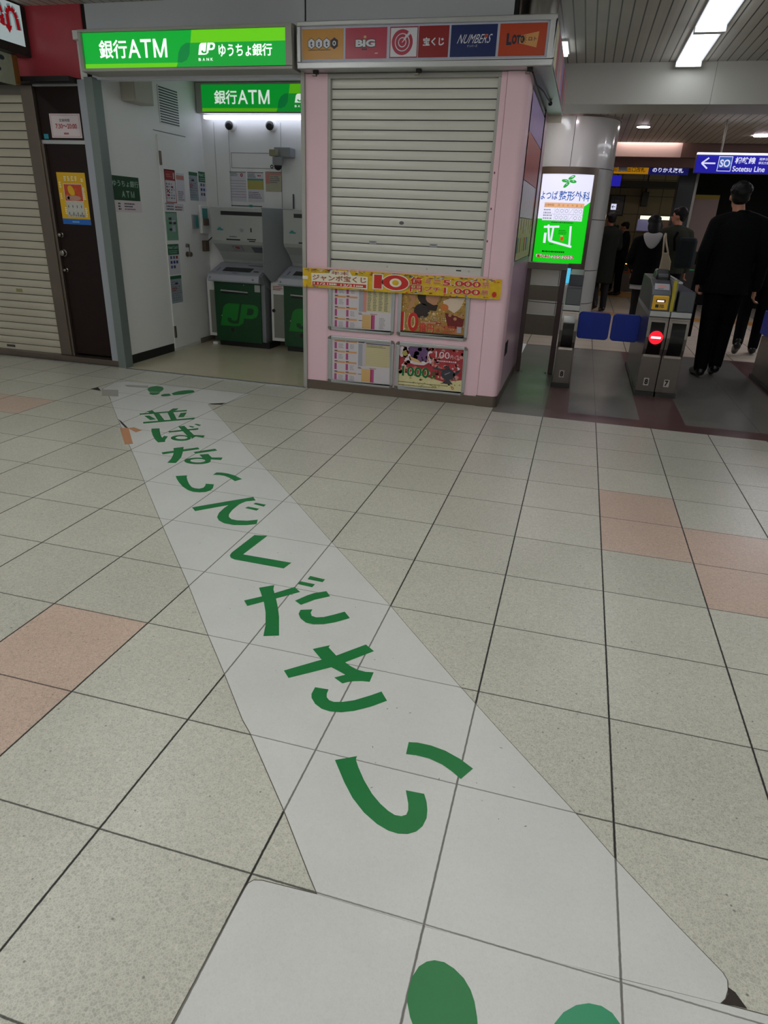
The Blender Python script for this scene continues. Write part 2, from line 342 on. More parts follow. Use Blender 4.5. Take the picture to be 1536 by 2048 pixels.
GLYPHS = {
 'footprint_top': [[(-3.5927,2.583),(-3.6196,2.6352),(-3.6231,2.6705),(-3.6051,2.7038),(-3.5744,2.7181),(-3.5332,2.7082),(-3.4949,2.6686),(-3.4709,2.6232),(-3.4591,2.585),(-3.4531,2.5486),(-3.4938,2.5338),(-3.5295,2.5174),(-3.5584,2.5433)],[(-3.5216,2.5055),(-3.4473,2.5396),(-3.4257,2.4957),(-3.4251,2.458),(-3.4507,2.4388),(-3.4824,2.4508)],[(-3.3845,2.454),(-3.394,2.4836),(-3.3849,2.5067),(-3.3556,2.5315),(-3.3091,2.4846),(-3.3239,2.4554),(-3.3477,2.4335),(-3.3686,2.4351)],[(-3.3438,2.5446),(-3.3423,2.5839),(-3.3348,2.6344),(-3.3101,2.6735),(-3.2776,2.7005),(-3.2415,2.7051),(-3.2162,2.685),(-3.2026,2.6519),(-3.2132,2.6082),(-3.2401,2.5576),(-3.27,2.5287),(-3.3001,2.5037)],],
 '並': [[(-3.2268,1.9349),(-2.9717,2.1566),(-2.9521,2.1237),(-3.2043,1.9082)],[(-3.212,2.0034),(-3.1955,2.0486),(-3.1387,1.9981),(-3.1596,1.9704)],[(-3.0723,2.071),(-3.0856,2.1484),(-3.0505,2.1704),(-3.0401,2.1361),(-3.0356,2.0682)],[(-3.1407,1.9787),(-3.1164,2.0079),(-2.9542,1.84),(-2.9861,1.8093)],[(-3.0574,2.0337),(-3.0336,2.0691),(-2.8962,1.8995),(-2.9219,1.8654)],[(-3.162,1.8965),(-3.1318,1.9156),(-3.0344,1.8515),(-3.0636,1.8216)],[(-2.9678,2.0635),(-2.9342,2.0938),(-2.8891,1.976),(-2.9216,1.9531)],[(-3.0775,1.7587),(-2.8116,1.9947),(-2.7937,1.9612),(-3.0543,1.7268)],],
 'ば': [[(-2.9371,1.6467),(-2.8919,1.6738),(-2.8534,1.6166),(-2.7958,1.5394),(-2.7604,1.5001),(-2.7711,1.5398),(-2.7415,1.5373),(-2.7148,1.4636),(-2.6946,1.4318),(-2.7276,1.4041),(-2.7795,1.4487),(-2.8437,1.5194),(-2.9034,1.5956)],[(-2.8033,1.6378),(-2.6572,1.7786),(-2.6398,1.7486),(-2.7791,1.6119)],[(-2.74,1.7894),(-2.7354,1.805),(-2.6948,1.795),(-2.6963,1.7701)],[(-2.7289,1.8464),(-2.7224,1.8631),(-2.6768,1.852),(-2.6771,1.8271)],[(-2.8044,1.762),(-2.7723,1.7893),(-2.6001,1.6263),(-2.5779,1.5688),(-2.6412,1.6041)],[(-2.6192,1.6258),(-2.5323,1.6471),(-2.5166,1.5992),(-2.5767,1.6062),(-2.5725,1.5467)],('ring',[(-2.5871,1.5649),(-2.5814,1.5521),(-2.579,1.5388),(-2.58,1.5256),(-2.5843,1.5132),(-2.5916,1.5022),(-2.6017,1.4931),(-2.614,1.4864),(-2.6279,1.4823),(-2.6427,1.481),(-2.6577,1.4827),(-2.6723,1.4873),(-2.6856,1.4945),(-2.6971,1.504),(-2.7061,1.5154),(-2.7121,1.5281),(-2.7149,1.5414),(-2.7143,1.5548),(-2.7102,1.5675),(-2.7029,1.5788),(-2.6928,1.5883),(-2.6802,1.5953),(-2.666,1.5995),(-2.6508,1.6007),(-2.6354,1.5988),(-2.6206,1.5939),(-2.6072,1.5864),(-2.5958,1.5765)],[(-2.6115,1.5621),(-2.6088,1.5556),(-2.608,1.5487),(-2.6091,1.5418),(-2.6121,1.5352),(-2.6169,1.5292),(-2.6232,1.5241),(-2.6307,1.5201),(-2.639,1.5175),(-2.6477,1.5164),(-2.6564,1.5168),(-2.6646,1.5187),(-2.672,1.5221),(-2.6781,1.5267),(-2.6827,1.5324),(-2.6856,1.5388),(-2.6865,1.5457),(-2.6855,1.5527),(-2.6825,1.5594),(-2.6777,1.5655),(-2.6714,1.5707),(-2.6639,1.5747),(-2.6555,1.5774),(-2.6467,1.5785),(-2.6379,1.578),(-2.6296,1.576),(-2.6222,1.5725),(-2.6161,1.5678)]),],
 'な': [[(-2.6006,1.2419),(-2.4484,1.4114),(-2.4207,1.3849),(-2.5726,1.2151)],[(-2.5786,1.3424),(-2.5328,1.3858),(-2.4853,1.2974),(-2.4432,1.2092),(-2.4281,1.1544),(-2.4176,1.109),(-2.4656,1.0937),(-2.4802,1.1535),(-2.5047,1.2154),(-2.5357,1.2769)],[(-2.4265,1.3213),(-2.337,1.4279),(-2.3071,1.4026),(-2.3975,1.2988)],[(-2.3683,1.2916),(-2.3259,1.3236),(-2.2648,1.2647),(-2.2506,1.1956),(-2.3144,1.2407)],[(-2.2933,1.2656),(-2.2119,1.2964),(-2.1999,1.2521),(-2.2613,1.2396)],('ring',[(-2.2479,1.2167),(-2.2432,1.2044),(-2.2424,1.1912),(-2.2455,1.178),(-2.2523,1.1653),(-2.2624,1.1538),(-2.2754,1.144),(-2.2905,1.1364),(-2.3071,1.1313),(-2.3244,1.129),(-2.3415,1.1297),(-2.3575,1.1332),(-2.3718,1.1394),(-2.3836,1.1481),(-2.3923,1.1588),(-2.3974,1.171),(-2.3987,1.1841),(-2.396,1.1975),(-2.3894,1.2104),(-2.3794,1.2223),(-2.3662,1.2325),(-2.3508,1.2403),(-2.3337,1.2456),(-2.316,1.2479),(-2.2985,1.2471),(-2.2822,1.2433),(-2.2678,1.2367),(-2.2562,1.2277)],[(-2.2803,1.2077),(-2.2778,1.2011),(-2.2775,1.1941),(-2.2794,1.1869),(-2.2833,1.18),(-2.2891,1.1736),(-2.2965,1.1682),(-2.3051,1.1639),(-2.3145,1.161),(-2.3242,1.1596),(-2.3337,1.1598),(-2.3427,1.1615),(-2.3505,1.1648),(-2.357,1.1694),(-2.3616,1.1751),(-2.3642,1.1816),(-2.3647,1.1887),(-2.3629,1.1959),(-2.359,1.2029),(-2.3533,1.2093),(-2.3458,1.2149),(-2.3371,1.2192),(-2.3276,1.2222),(-2.3178,1.2236),(-2.3081,1.2234),(-2.2991,1.2215),(-2.2912,1.2182),(-2.2848,1.2135)]),],
 'い': [[(-2.3038,0.9215),(-2.2489,0.9537),(-2.239,0.9294),(-2.2101,0.8886),(-2.1736,0.8437),(-2.1369,0.8085),(-2.1074,0.7956),(-2.0854,0.8009),(-2.0725,0.8221),(-2.0784,0.8525),(-2.0913,0.8774),(-2.0449,0.8854),(-2.0217,0.832),(-2.0184,0.798),(-2.031,0.771),(-2.0584,0.7542),(-2.0932,0.7502),(-2.1315,0.7623),(-2.1829,0.7956),(-2.2336,0.8421),(-2.271,0.882)],[(-2.1226,1.0142),(-2.1216,1.0544),(-2.0963,1.0626),(-2.0572,1.0634),(-2.0036,1.0484),(-1.9385,1.0121),(-1.9611,0.9688),(-2.0129,1.004),(-2.0553,1.0228),(-2.0886,1.024)],],
 'で': [[(-1.992,0.5664),(-1.9126,0.6499),(-1.7674,0.7994),(-1.7346,0.7599),(-1.7766,0.7311),(-1.7908,0.6837),(-1.7898,0.6087),(-1.7798,0.5535),(-1.7654,0.5263),(-1.7409,0.5072),(-1.7117,0.505),(-1.6623,0.5178),(-1.6206,0.5465),(-1.6034,0.4975),(-1.646,0.469),(-1.6996,0.4508),(-1.7522,0.453),(-1.7912,0.4734),(-1.8179,0.5047),(-1.8342,0.5525),(-1.8394,0.6161),(-1.8365,0.6581),(-1.953,0.5313)],[(-1.7262,0.7145),(-1.7223,0.7327),(-1.6616,0.7286),(-1.6615,0.7017)],[(-1.7418,0.653),(-1.7355,0.6737),(-1.6712,0.6696),(-1.6732,0.6427)],],
 'く': [[(-1.5607,0.3851),(-1.5006,0.3987),(-1.5216,0.1935),(-1.2937,0.1934),(-1.3047,0.1357),(-1.5343,0.1386),(-1.5563,0.1468),(-1.5716,0.1664),(-1.5762,0.1918)],],
 'だ': [[(-1.3449,-0.1502),(-1.2708,-0.0771),(-1.2023,0.0084),(-1.1663,-0.0197),(-1.2404,-0.102),(-1.3152,-0.1822)],[(-1.3327,-0.0439),(-1.2845,-0.0043),(-1.2743,-0.0356),(-1.2395,-0.0899),(-1.2003,-0.1568),(-1.1713,-0.2123),(-1.1221,-0.3231),(-1.1732,-0.3435),(-1.197,-0.2737),(-1.2311,-0.2006),(-1.269,-0.1353),(-1.305,-0.0831)],[(-1.1766,0.0842),(-1.1763,0.1134),(-1.1075,0.1061),(-1.1102,0.0817)],[(-1.2002,0.0344),(-1.1971,0.0587),(-1.1327,0.0557),(-1.1349,0.0297)],[(-1.16,-0.0879),(-1.1303,-0.0349),(-1.1092,-0.0082),(-1.0705,0.0201),(-1.0432,-0.0116),(-1.0909,-0.0555),(-1.1267,-0.1085)],[(-1.115,-0.1416),(-1.0735,-0.1238),(-1.0715,-0.1475),(-1.0599,-0.1663),(-1.0405,-0.1703),(-1.015,-0.1593),(-0.9882,-0.1349),(-0.9532,-0.0987),(-0.9205,-0.1341),(-0.9615,-0.1769),(-0.9982,-0.2041),(-1.034,-0.2175),(-1.0641,-0.2154),(-1.0928,-0.1959),(-1.1112,-0.17)],],
 'さ': [[(-1.0265,-0.5002),(-0.9304,-0.4058),(-0.8914,-0.3686),(-0.8148,-0.2748),(-0.7766,-0.3032),(-0.8503,-0.3948),(-0.8852,-0.4345),(-0.9966,-0.531)],[(-0.9807,-0.3595),(-0.9313,-0.3186),(-0.932,-0.333),(-0.8914,-0.3686),(-0.8503,-0.3948),(-0.8255,-0.4089),(-0.7994,-0.4194),(-0.7706,-0.4215),(-0.7444,-0.4154),(-0.7428,-0.467),(-0.7664,-0.4705),(-0.791,-0.4796),(-0.8096,-0.4901),(-0.8231,-0.5024),(-0.8579,-0.482),(-0.8291,-0.4572),(-0.8556,-0.4455),(-0.8852,-0.4345),(-0.9304,-0.4058)],[(-0.8991,-0.5473),(-0.855,-0.5435),(-0.8531,-0.5651),(-0.8472,-0.581),(-0.8353,-0.5915),(-0.8195,-0.5942),(-0.7933,-0.5855),(-0.7624,-0.5673),(-0.7212,-0.5295),(-0.6934,-0.5005),(-0.665,-0.5374),(-0.7059,-0.5801),(-0.7474,-0.6131),(-0.7827,-0.6316),(-0.8167,-0.6383),(-0.844,-0.6351),(-0.8707,-0.6206),(-0.8912,-0.5981),(-0.8983,-0.5801)],],
 'い2': [[(-0.7358,-0.8188),(-0.6824,-0.7862),(-0.6817,-0.8),(-0.6672,-0.8233),(-0.6388,-0.8622),(-0.6049,-0.9),(-0.5761,-0.9237),(-0.5502,-0.9395),(-0.5313,-0.9466),(-0.5149,-0.945),(-0.5043,-0.9369),(-0.503,-0.9218),(-0.5078,-0.9019),(-0.5243,-0.8617),(-0.4757,-0.8586),(-0.4639,-0.8825),(-0.4565,-0.907),(-0.4531,-0.932),(-0.4575,-0.9589),(-0.4693,-0.9785),(-0.4867,-0.9914),(-0.5096,-0.9977),(-0.5346,-0.9963),(-0.5666,-0.986),(-0.6074,-0.963),(-0.649,-0.928),(-0.6855,-0.886)],[(-0.5587,-0.6893),(-0.5338,-0.6833),(-0.4959,-0.6824),(-0.452,-0.69),(-0.4072,-0.7078),(-0.3669,-0.7325),(-0.3926,-0.78),(-0.4206,-0.7602),(-0.4507,-0.7441),(-0.4897,-0.7333),(-0.527,-0.7326),(-0.5549,-0.7371)],],
 'footprint_near': [[(-0.3978,-1.3585),(-0.4002,-1.3409),(-0.3993,-1.3123),(-0.391,-1.2883),(-0.378,-1.2743),(-0.3634,-1.267),(-0.3438,-1.265),(-0.3227,-1.2713),(-0.3008,-1.2841),(-0.2844,-1.3018),(-0.2739,-1.3207),(-0.2652,-1.3464),(-0.2585,-1.3751),(-0.2523,-1.4057),(-0.2563,-1.4258),(-0.2814,-1.4426),(-0.3237,-1.4583),(-0.3381,-1.4566),(-0.3516,-1.4358),(-0.3695,-1.4054),(-0.386,-1.3832)],],
 'footprint_near2': [[(-0.1304,-1.3295),(-0.124,-1.3139),(-0.1087,-1.29),(-0.0855,-1.2697),(-0.0619,-1.2589),(-0.0383,-1.2568),(-0.0188,-1.2637),(-0.0052,-1.2788),(0.0108,-1.3067),(0.0158,-1.3374),(-0.0029,-1.3797),(-0.0817,-1.421),(-0.1153,-1.4015),(-0.1306,-1.3625)],],
}
STICK = {
 'strip': [(-3.6516,2.1805),(-3.2744,1.7503),(-2.8936,1.329),(-2.635,1.0414),(-2.3148,0.6759),(-1.9746,0.2938),(-1.6007,-0.1199),(-1.358,-0.3989),(-1.1993,-0.5764),(-1.0471,-0.752),(-1.0042,-0.7922),(-0.8002,-1.0164),(-0.6742,-1.1642),(-0.6397,-1.2032),(-0.3959,-1.2038),(-0.1881,-1.1994),(-0.0025,-1.1926),(0.1844,-1.1837),(0.1954,-1.1719),(0.2033,-1.1522),(0.2057,-1.1328),(0.1996,-1.1196),(0.1079,-1.0275),(0.0012,-0.9123),(-0.0947,-0.7997),(-0.3129,-0.562),(-0.4544,-0.4033),(-0.7105,-0.1076),(-0.7984,-0.0032),(-1.1991,0.439),(-1.7146,1.0233),(-2.107,1.4511),(-2.5678,1.9826),(-2.9145,2.3638)],
 'toppanel': [(-3.832,2.3815),(-3.6482,2.182),(-2.911,2.362),(-2.7973,2.4626),(-2.7878,2.5695),(-2.7675,2.795),(-3.5452,2.7661),(-3.908,2.7607),(-3.9743,2.6669),(-3.9263,2.451)],
 'nearpanel': [(-0.8016,-1.5208),(-0.7969,-1.2385),(-0.7955,-1.2242),(-0.7872,-1.2139),(-0.7686,-1.2094),(-0.6395,-1.2037),(-0.3958,-1.2044),(-0.0025,-1.1936),(0.1843,-1.1842),(0.4106,-1.1761),(0.5729,-1.1731),(0.3106,-1.4968),(-0.7744,-1.7618)],
 'tape': [(-3.1312,1.5734),(-3.0871,1.6048),(-2.8562,1.3223),(-2.8953,1.2952)],
 'tape2': [(-3.0803,1.595),(-3.0608,1.6288),(-2.9724,1.5903),(-2.982,1.5368)],
 'hole1': [(-4.0111,2.4117),(-3.9961,2.4862),(-3.8947,2.3899)],
 'hole2': [(-2.9187,2.3834),(-2.8113,2.4564),(-2.814,2.397),(-2.8716,2.3763)],
 'hole3': [(-3.282,1.7609),(-3.2227,1.7178),(-3.0803,1.595),(-3.1151,1.6057),(-3.1861,1.6666)],
 'hole4': [(0.2051,-1.1468),(0.2168,-1.1529),(0.2333,-1.179),(0.2119,-1.18),(0.1872,-1.1829),(0.1973,-1.1713),(0.2028,-1.1601)],
}
# ================================================================ SETTING
b = MB()
PINK = {(0, 2), (0, 3), (1, 1), (1, 2), (2, 1), (-5, -2), (-5, -3), (-6, -3), (-12, 4), (-11, 4)}
for i in range(-18, 12):
    for j in range(-14, 8):
        y1 = (j + 1) * 0.4; y0 = j * 0.4
        if y1 > 3.0: y1 = 3.2 if i < -2 else 3.068
        x0, x1 = i * 0.4, (i + 1) * 0.4
        b.add([(x0, y0, 0), (x1, y0, 0), (x1, y1, 0), (x0, y1, 0)], [(0, 1, 2, 3)], m_pink if (i, j) in PINK else m_tile)
b.box(-9, 6, -7, 3.6, -0.2, -0.05, m_tile)
S('floor', b)
b = MB()
def fq(b, x0, y0, x1, y1, m, z=0.0): b.add([(x0, y0, z), (x1, y0, z), (x1, y1, z), (x0, y1, z)], [(0, 1, 2, 3)], m)
fq(b, -0.8, 3.068, -0.40, 6.5, m_gfl)
fq(b, -0.40, 3.068, -0.215, 6.5, m_mauve)
fq(b, -0.215, 3.068, 0.335, 3.29, m_mauve); fq(b, -0.215, 3.29, 0.335, 6.5, m_gfl)
fq(b, 0.335, 3.068, 0.672, 6.5, m_mauve)
fq(b, 0.672, 3.068, 1.55, 3.275, m_mauve); fq(b, 0.672, 3.275, 1.55, 6.5, m_gfl)
fq(b, 1.55, 3.068, 2.0, 6.5, m_mauve)
fq(b, 2.0, 3.068, 5.0, 3.275, m_mauve); fq(b, 2.0, 3.275, 5.0, 6.5, m_gfl)
fq(b, -0.8, 6.5, 1.0, 6.55, m_mauve); fq(b, 1.0, 6.5, 5.0, 6.55, m_mauve)
S('floor', b)
b = MB(); fq(b, -3, 6.55, 12, 26, m_far); S('floor', b)
m_tact = M('yellow ochre tactile paving', '#b98442', 0.5, noise=0.08, scale=6)
b = MB(); fq(b, -1.15, 10.3, 9, 10.75, m_tact, 0.003); fq(b, -1.15, 13.9, 9, 15.3, m_tact, 0.003)
tag(b.build('tactile_paving'), 'ochre tactile paving bands across the concourse floor beyond the gates', 'tactile paving')
# recess floor and metal threshold
b = MB(); b.box(-4.3, -2.42, 3.185, 5.0, -0.04, 0.004, m_recfl); S('floor', b)
b = MB(); b.box(-4.22, -2.44, 3.165, 3.195, -0.02, 0.008, m_alu); b.box(-4.22, -2.44, 3.176, 3.184, 0.008, 0.009, m_dark); S('trim_1', b)
# recess shell
b = MB(); b.box(-4.36, -4.30, 3.24, 5.06, 0, 2.6, m_white); S('wall_left', b)
b = MB(); b.box(-4.36, -2.38, 5.0, 5.06, 0, 2.6, m_white); S('wall_back', b)
b = MB(); b.box(-2.445, -2.425, 3.24, 5.06, 0, 2.6, m_white); S('wall_right', b)
b = MB(); b.box(-4.36, -2.38, 3.2, 5.06, 2.56, 2.62, m_white); S('ceiling', b)
m_bb = M('black baseboard', '#121213', 0.5); m_bb2 = M('grey brown baseboard', '#6e675c', 0.6)
b = MB(); b.box(-4.30, -4.292, 3.27, 4.125, 0.004, 0.085, m_bb); S('baseboard_left', b)
b = MB(); b.box(-4.30, -4.292, 4.68, 5.0, 0.004, 0.06, m_bb2); b.box(-4.292, -2.445, 4.992, 5.0, 0.004, 0.06, m_bb2); S('baseboard_back', b)
# seams in the back wall
m_seam = M('panel seam', '#55595e', 0.6)
b = Print((0, 4.9985, 0)); 
for x in (-4.16, -3.995, -3.41): b.rect(x, 1.43, x + 0.003, 2.22, m_seam)
S('trim_2', b, recalc=False)
# fascia above the shops
b = MB(); b.box(-4.262, -2.438, 3.25, 3.34, 2.30, 2.80, m_fascia); b.box(-2.426, -0.95, 3.25, 3.34, 2.55, 2.80, m_fascia); S('wall_front', b, bevel=0.002)
b = MB(); b.box(-4.3, -4.262, 3.262, 3.34, 2.30, 2.80, m_dark); b.box(-2.438, -2.426, 3.262, 3.34, 2.30, 2.80, m_dark); b.box(-0.95, -0.925, 3.262, 3.34, 2.5, 2.80, m_dark); S('trim_3', b)
m_red = M('glossy red panel', '#b4404c', 0.3, noise=0.12, scale=9)
b = MB(); b.box(-7.4, -4.3, 3.25, 3.34, 2.31, 2.80, m_red); S('wall_front', b)
b = MB(); b.box(-7.4, -4.40, 3.14, 3.34, 2.275, 2.31, M('dark soffit strip', '#1c191c', 0.4)); S('trim_4', b)
# sill and jambs
b = MB(); b.box(-7.4, -4.30, 3.225, 3.33, 0, 0.055, m_steelb); S('trim_5', b, bevel=0.003)
m_post1 = M('pale blue grey jamb', '#a2a6b0', 0.4, 0.2); m_post2 = M('green grey jamb', '#717b7a', 0.42, 0.2)
b = MB(); b.box(-4.392, -4.298, 3.225, 3.32, 0.055, 2.30, m_post1); S('trim_6', b, bevel=0.002)
b = MB(); b.box(-4.300, -4.222, 3.19, 3.30, 0.0, 2.31, m_post2); S('trim_7', b, bevel=0.002)
b = MB(); b.box(-2.448, -2.418, 3.185, 3.26, 0, 2.33, m_alud); S('trim_8', b, bevel=0.002)
# solid backing behind the shop fronts
b = MB(); b.box(-7.4, -4.37, 3.40, 3.5, 0, 2.85, m_dark); S('wall_front', b)
# ceilings and beam
b = MB(); b.box(-9, 6, -7, 5.62, 2.80, 2.84, m_slat1); S('ceiling', b)
m_beam = M('off white beam', '#b9b8b0', 0.5, noise=0.04, scale=1.5)
b = MB(); b.box(-0.93, 0.655, 5.60, 6.2, 2.462, 2.84, m_beam); b.box(0.658, 6, 5.60, 6.2, 2.462, 2.84, m_beam); b.box(-0.93, 6, 5.605, 6.19, 2.466, 2.83, m_dark); S('trim_9', b)
b = MB(); b.box(-3, 8, 6.2, 10.62, 2.65, 2.69, m_slat2); S('ceiling', b)
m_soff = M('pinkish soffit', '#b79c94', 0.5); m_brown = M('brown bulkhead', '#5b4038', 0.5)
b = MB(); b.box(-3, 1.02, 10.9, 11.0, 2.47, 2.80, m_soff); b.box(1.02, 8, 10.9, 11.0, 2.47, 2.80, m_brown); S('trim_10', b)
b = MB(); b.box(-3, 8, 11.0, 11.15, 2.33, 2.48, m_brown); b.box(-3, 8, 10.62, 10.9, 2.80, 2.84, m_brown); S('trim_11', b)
b = MB(); b.box(-3, 12, 11.1, 26, 2.85, 2.9, M('far ceiling', '#8c897f', 0.6)); S('ceiling', b)
# far concourse walls
m_stone = M('beige stone cladding', '#a8987a', 0.5, noise=0.06, scale=1.2)
b = MB(); b.box(-3, 8, 19.0, 19.2, 0, 2.9, m_stone); S('wall_far', b)
b = MB(); b.box(-3.1, -1.2, 6.3, 19.2, 0, 2.9, m_stone); S('wall_left', b)
m_jnt = M('stone joint', '#4a4233', 0.6)
b = Print((0, 18.99, 0))
for z in (1.3, 1.75, 2.2, 2.6): b.rect(0.0, z, 6.0, z + 0.012, m_jnt)
for k in range(9): b.rect(0.45 + k * 0.55, 0, 0.462 + k * 0.55, 2.9, m_jnt)
S('trim_12', b, recalc=False)
m_dkw = M('near black panel wall', '#0b0b0a', 0.7, spec=0.2)
b = MB(); b.box(1.62, 8, 13.3, 13.6, 0, 2.85, m_dkw); S('wall_right', b)
m_gcol = M('dark glossy pillar', '#3b3f42', 0.2, 0.3)
b = MB(); b.box(1.22, 1.50, 12.4, 12.75, 0, 2.85, m_gcol); b.box(1.50, 1.56, 12.42, 12.7, 0, 2.85, m_steel); S('trim_13', b, bevel=0.01)

# round tiled column near the gates
CX, CYY, CR = -0.61, 8.2, 0.56
col = thing('column', (CX, CYY, 0), kind='structure')
m_colp = M('glossy white column panel', '#bdc1bf', 0.17, noise=0.03, scale=2, coat=0.4)
b = MB(); b.lathe((CX, CYY, 0), (0, 0, 1), [(0, CR - 0.012), (2.66, CR - 0.012)], m_dark, 48); b.build('core', col, smooth=True)
zs = [0, 0.40, 0.83, 1.465, 2.065, 2.655]
for k in range(5):
    b = MB()
    z0, z1 = zs[k] + 0.004, zs[k + 1] - 0.004
    seg = 4; off = -0.5 * PI + (0.02 if k > 3 else 0.12)
    for q in range(seg):
        t0 = off + q * 2 * PI / seg + 0.006; t1 = off + (q + 1) * 2 * PI / seg - 0.006
        n = 20; vs = []
        for i in range(n + 1):
            t = t0 + (t1 - t0) * i / n
            for r in (CR - 0.01, CR):
                for z in (z0, z1): vs.append((CX + r * math.cos(t), CYY + r * math.sin(t), z))
        fs = []
        for i in range(n):
            a = i * 4; c = a + 4
            fs += [(a + 2, c + 2, c + 3, a + 3), (a, a + 1, c + 1, c), (a + 1, a + 3, c + 3, c + 1), (a, c, c + 2, a + 2)]
        fs += [(0, 2, 3, 1), (n * 4, n * 4 + 1, n * 4 + 3, n * 4 + 2)]
        b.add(vs, fs, m_colp)
    b.build('cladding_panel', col, smooth=True)
b = MB(); b.lathe((CX, CYY, 2.628), (0, 0, 1), [(0, CR + 0.012), (0.022, CR + 0.012)], m_steelb, 48); b.build('collar', col, smooth=True)
# steel clad column above the booth
b = MB(); b.lathe((-0.80, 3.45, 2.60), (0, 0, 1), [(0, 0.125), (0.22, 0.125)], m_steel, 32)
S('trim_14', b, smooth=True)

# ================================================================ LIGHT FITTINGS
m_t1 = M('hall tube light', '#fafbf6', emit=TUBE_HALL); m_t2 = M('gate tube light', '#f7fbff', emit=TUBE_GATE); m_t3 = M('far tube light', '#fff0ec', emit=TUBE_FAR)
m_trof = M('white light housing', '#e8ecee', 0.5)
def troffer(x, y0, y1, mt, label, group=None):
    t = thing('ceiling_light', (x, (y0 + y1) / 2, 2.75), label, 'light', group)
    h = MB(); h.box(x - 0.11, x + 0.11, y0, y1, 2.785, 2.80, m_trof); h.build('housing', t)
    for k in (-1, 0, 1):
        h = MB(); h.tube([(x + k * 0.06, y0 + 0.03, 2.765), (x + k * 0.06, y1 - 0.03, 2.765)], 0.019, mt, 8); h.build('tube', t, smooth=True)
    for yy in (y0, y1 - 0.012): h = MB(); h.box(x - 0.11, x + 0.11, yy, yy + 0.012, 2.745, 2.785, m_trof); h.build('end_cap', t)
    return t
g0 = troffer(0.40, 4.36, 5.53, m_t2, 'bright three-tube ceiling light ending at the beam above the gates')
troffer(0.40, 3.12, 4.31, m_t2, 'three-tube ceiling light at the top edge of the photo, nearer than its neighbour')
for x, lab in ((-5.6, 'long hall ceiling light in the row above the left shop shutter, out of view'), (-2.9, 'long hall ceiling light in the row above the bank recess, out of view'), (-0.4, 'long hall ceiling light in the row above the pink booth, out of view'), (2.6, 'long hall ceiling light in the rightmost row overhead, out of view')):
    troffer(x, -6.0, 1.6, m_t1, lab, 'hall ceiling lights')
t = thing('ceiling_light', (-0.69, 4.9, 2.76), 'small white ceiling light beside the right edge of the lottery sign', 'light')
h = MB(); h.box(-0.735, -0.655, 4.68, 5.15, 2.785, 2.80, m_trof); h.build('housing', t)
h = MB(); h.box(-0.725, -0.665, 4.70, 5.13, 2.765, 2.786, m_t2); h.build('tube', t)
for k, (x, y) in enumerate(((2.9, 8.0), (4.6, 8.0), (-1.0, 6.9))):  # unseen tubes added to brighten the round column and far floor
    h = MB(); h.box(x - .11, x + .11, y - (1.5 if k < 2 else .4), y + (1.5 if k < 2 else .4), 2.625, 2.648, M('added far tube', '#f6f8ff', emit=9.0)); tag(h.build('tube_light'), ['long added fill light just right of the view beyond the beam', 'long added fill light further right beyond the beam', 'short added fill light between the booth and the round column, hidden by the beam'][k], 'light')
# downlights in the far ceiling
t = thing('downlight', (0.26, 8.7, 2.64), 'round downlight glowing in the slatted ceiling behind the beam', 'downlight')
h = MB(); h.lathe((0.26, 8.7, 2.65), (0, 0, -1), [(0, 0.095), (0.012, 0.095), (0.012, 0.085)], m_alu, 32); h.build('trim_ring', t, smooth=True)
h = MB(); h.lathe((0.26, 8.7, 2.6365), (0, 0, -1), [(0, 0.083), (0.003, 0.08)], M('downlight glow', '#ffe9f4', emit=45.0), 32); h.build('lens', t, smooth=True)
h = MB(); h.box(0.02, 0.98, 10.80, 10.885, 2.72, 2.76, m_t3); tag(h.build('tube_light'), 'long slim tube light along the top of the pinkish bulkhead', 'light')
h = MB(); h.box(-2.6, -0.1, 10.80, 10.885, 2.72, 2.76, m_t3); tag(h.build('tube_light'), 'tube light along the bulkhead hidden behind the round column', 'light')
for k, (x, y) in enumerate(((0.45, 15.5), (0.9, 12.6), (3.2, 15.5))):
    h = MB(); h.box(x - 0.45, x + 0.45, y, y + 0.12, 2.80, 2.85, M('concourse light', '#fff4dc', emit=6.0))
    tag(h.build('tube_light'), ['tube light in the far concourse ceiling near the column', 'tube light behind the transfer gate sign', 'tube light hidden behind the dark wall'][k], 'light')
for (x, y, w_) in ((2.6, 8.0, 'just beyond the right edge of the view'), (4.2, 8.0, 'far beyond the right edge of the view'), (-.55, 7.0, 'hidden by the beam in front of the round column'), (1.9, 9.6, 'hidden behind the blue railway sign')):  # extra unseen downlights, added to raise the light around the column
    h = MB(); h.lathe((x, y, 2.65), (0, 0, -1), [(0, 0.095), (0.012, 0.095)], M('downlight glow'), 24); tag(h.build('downlight'), 'added round ceiling downlight ' + w_, 'downlight', 'added downlights in the far ceiling')
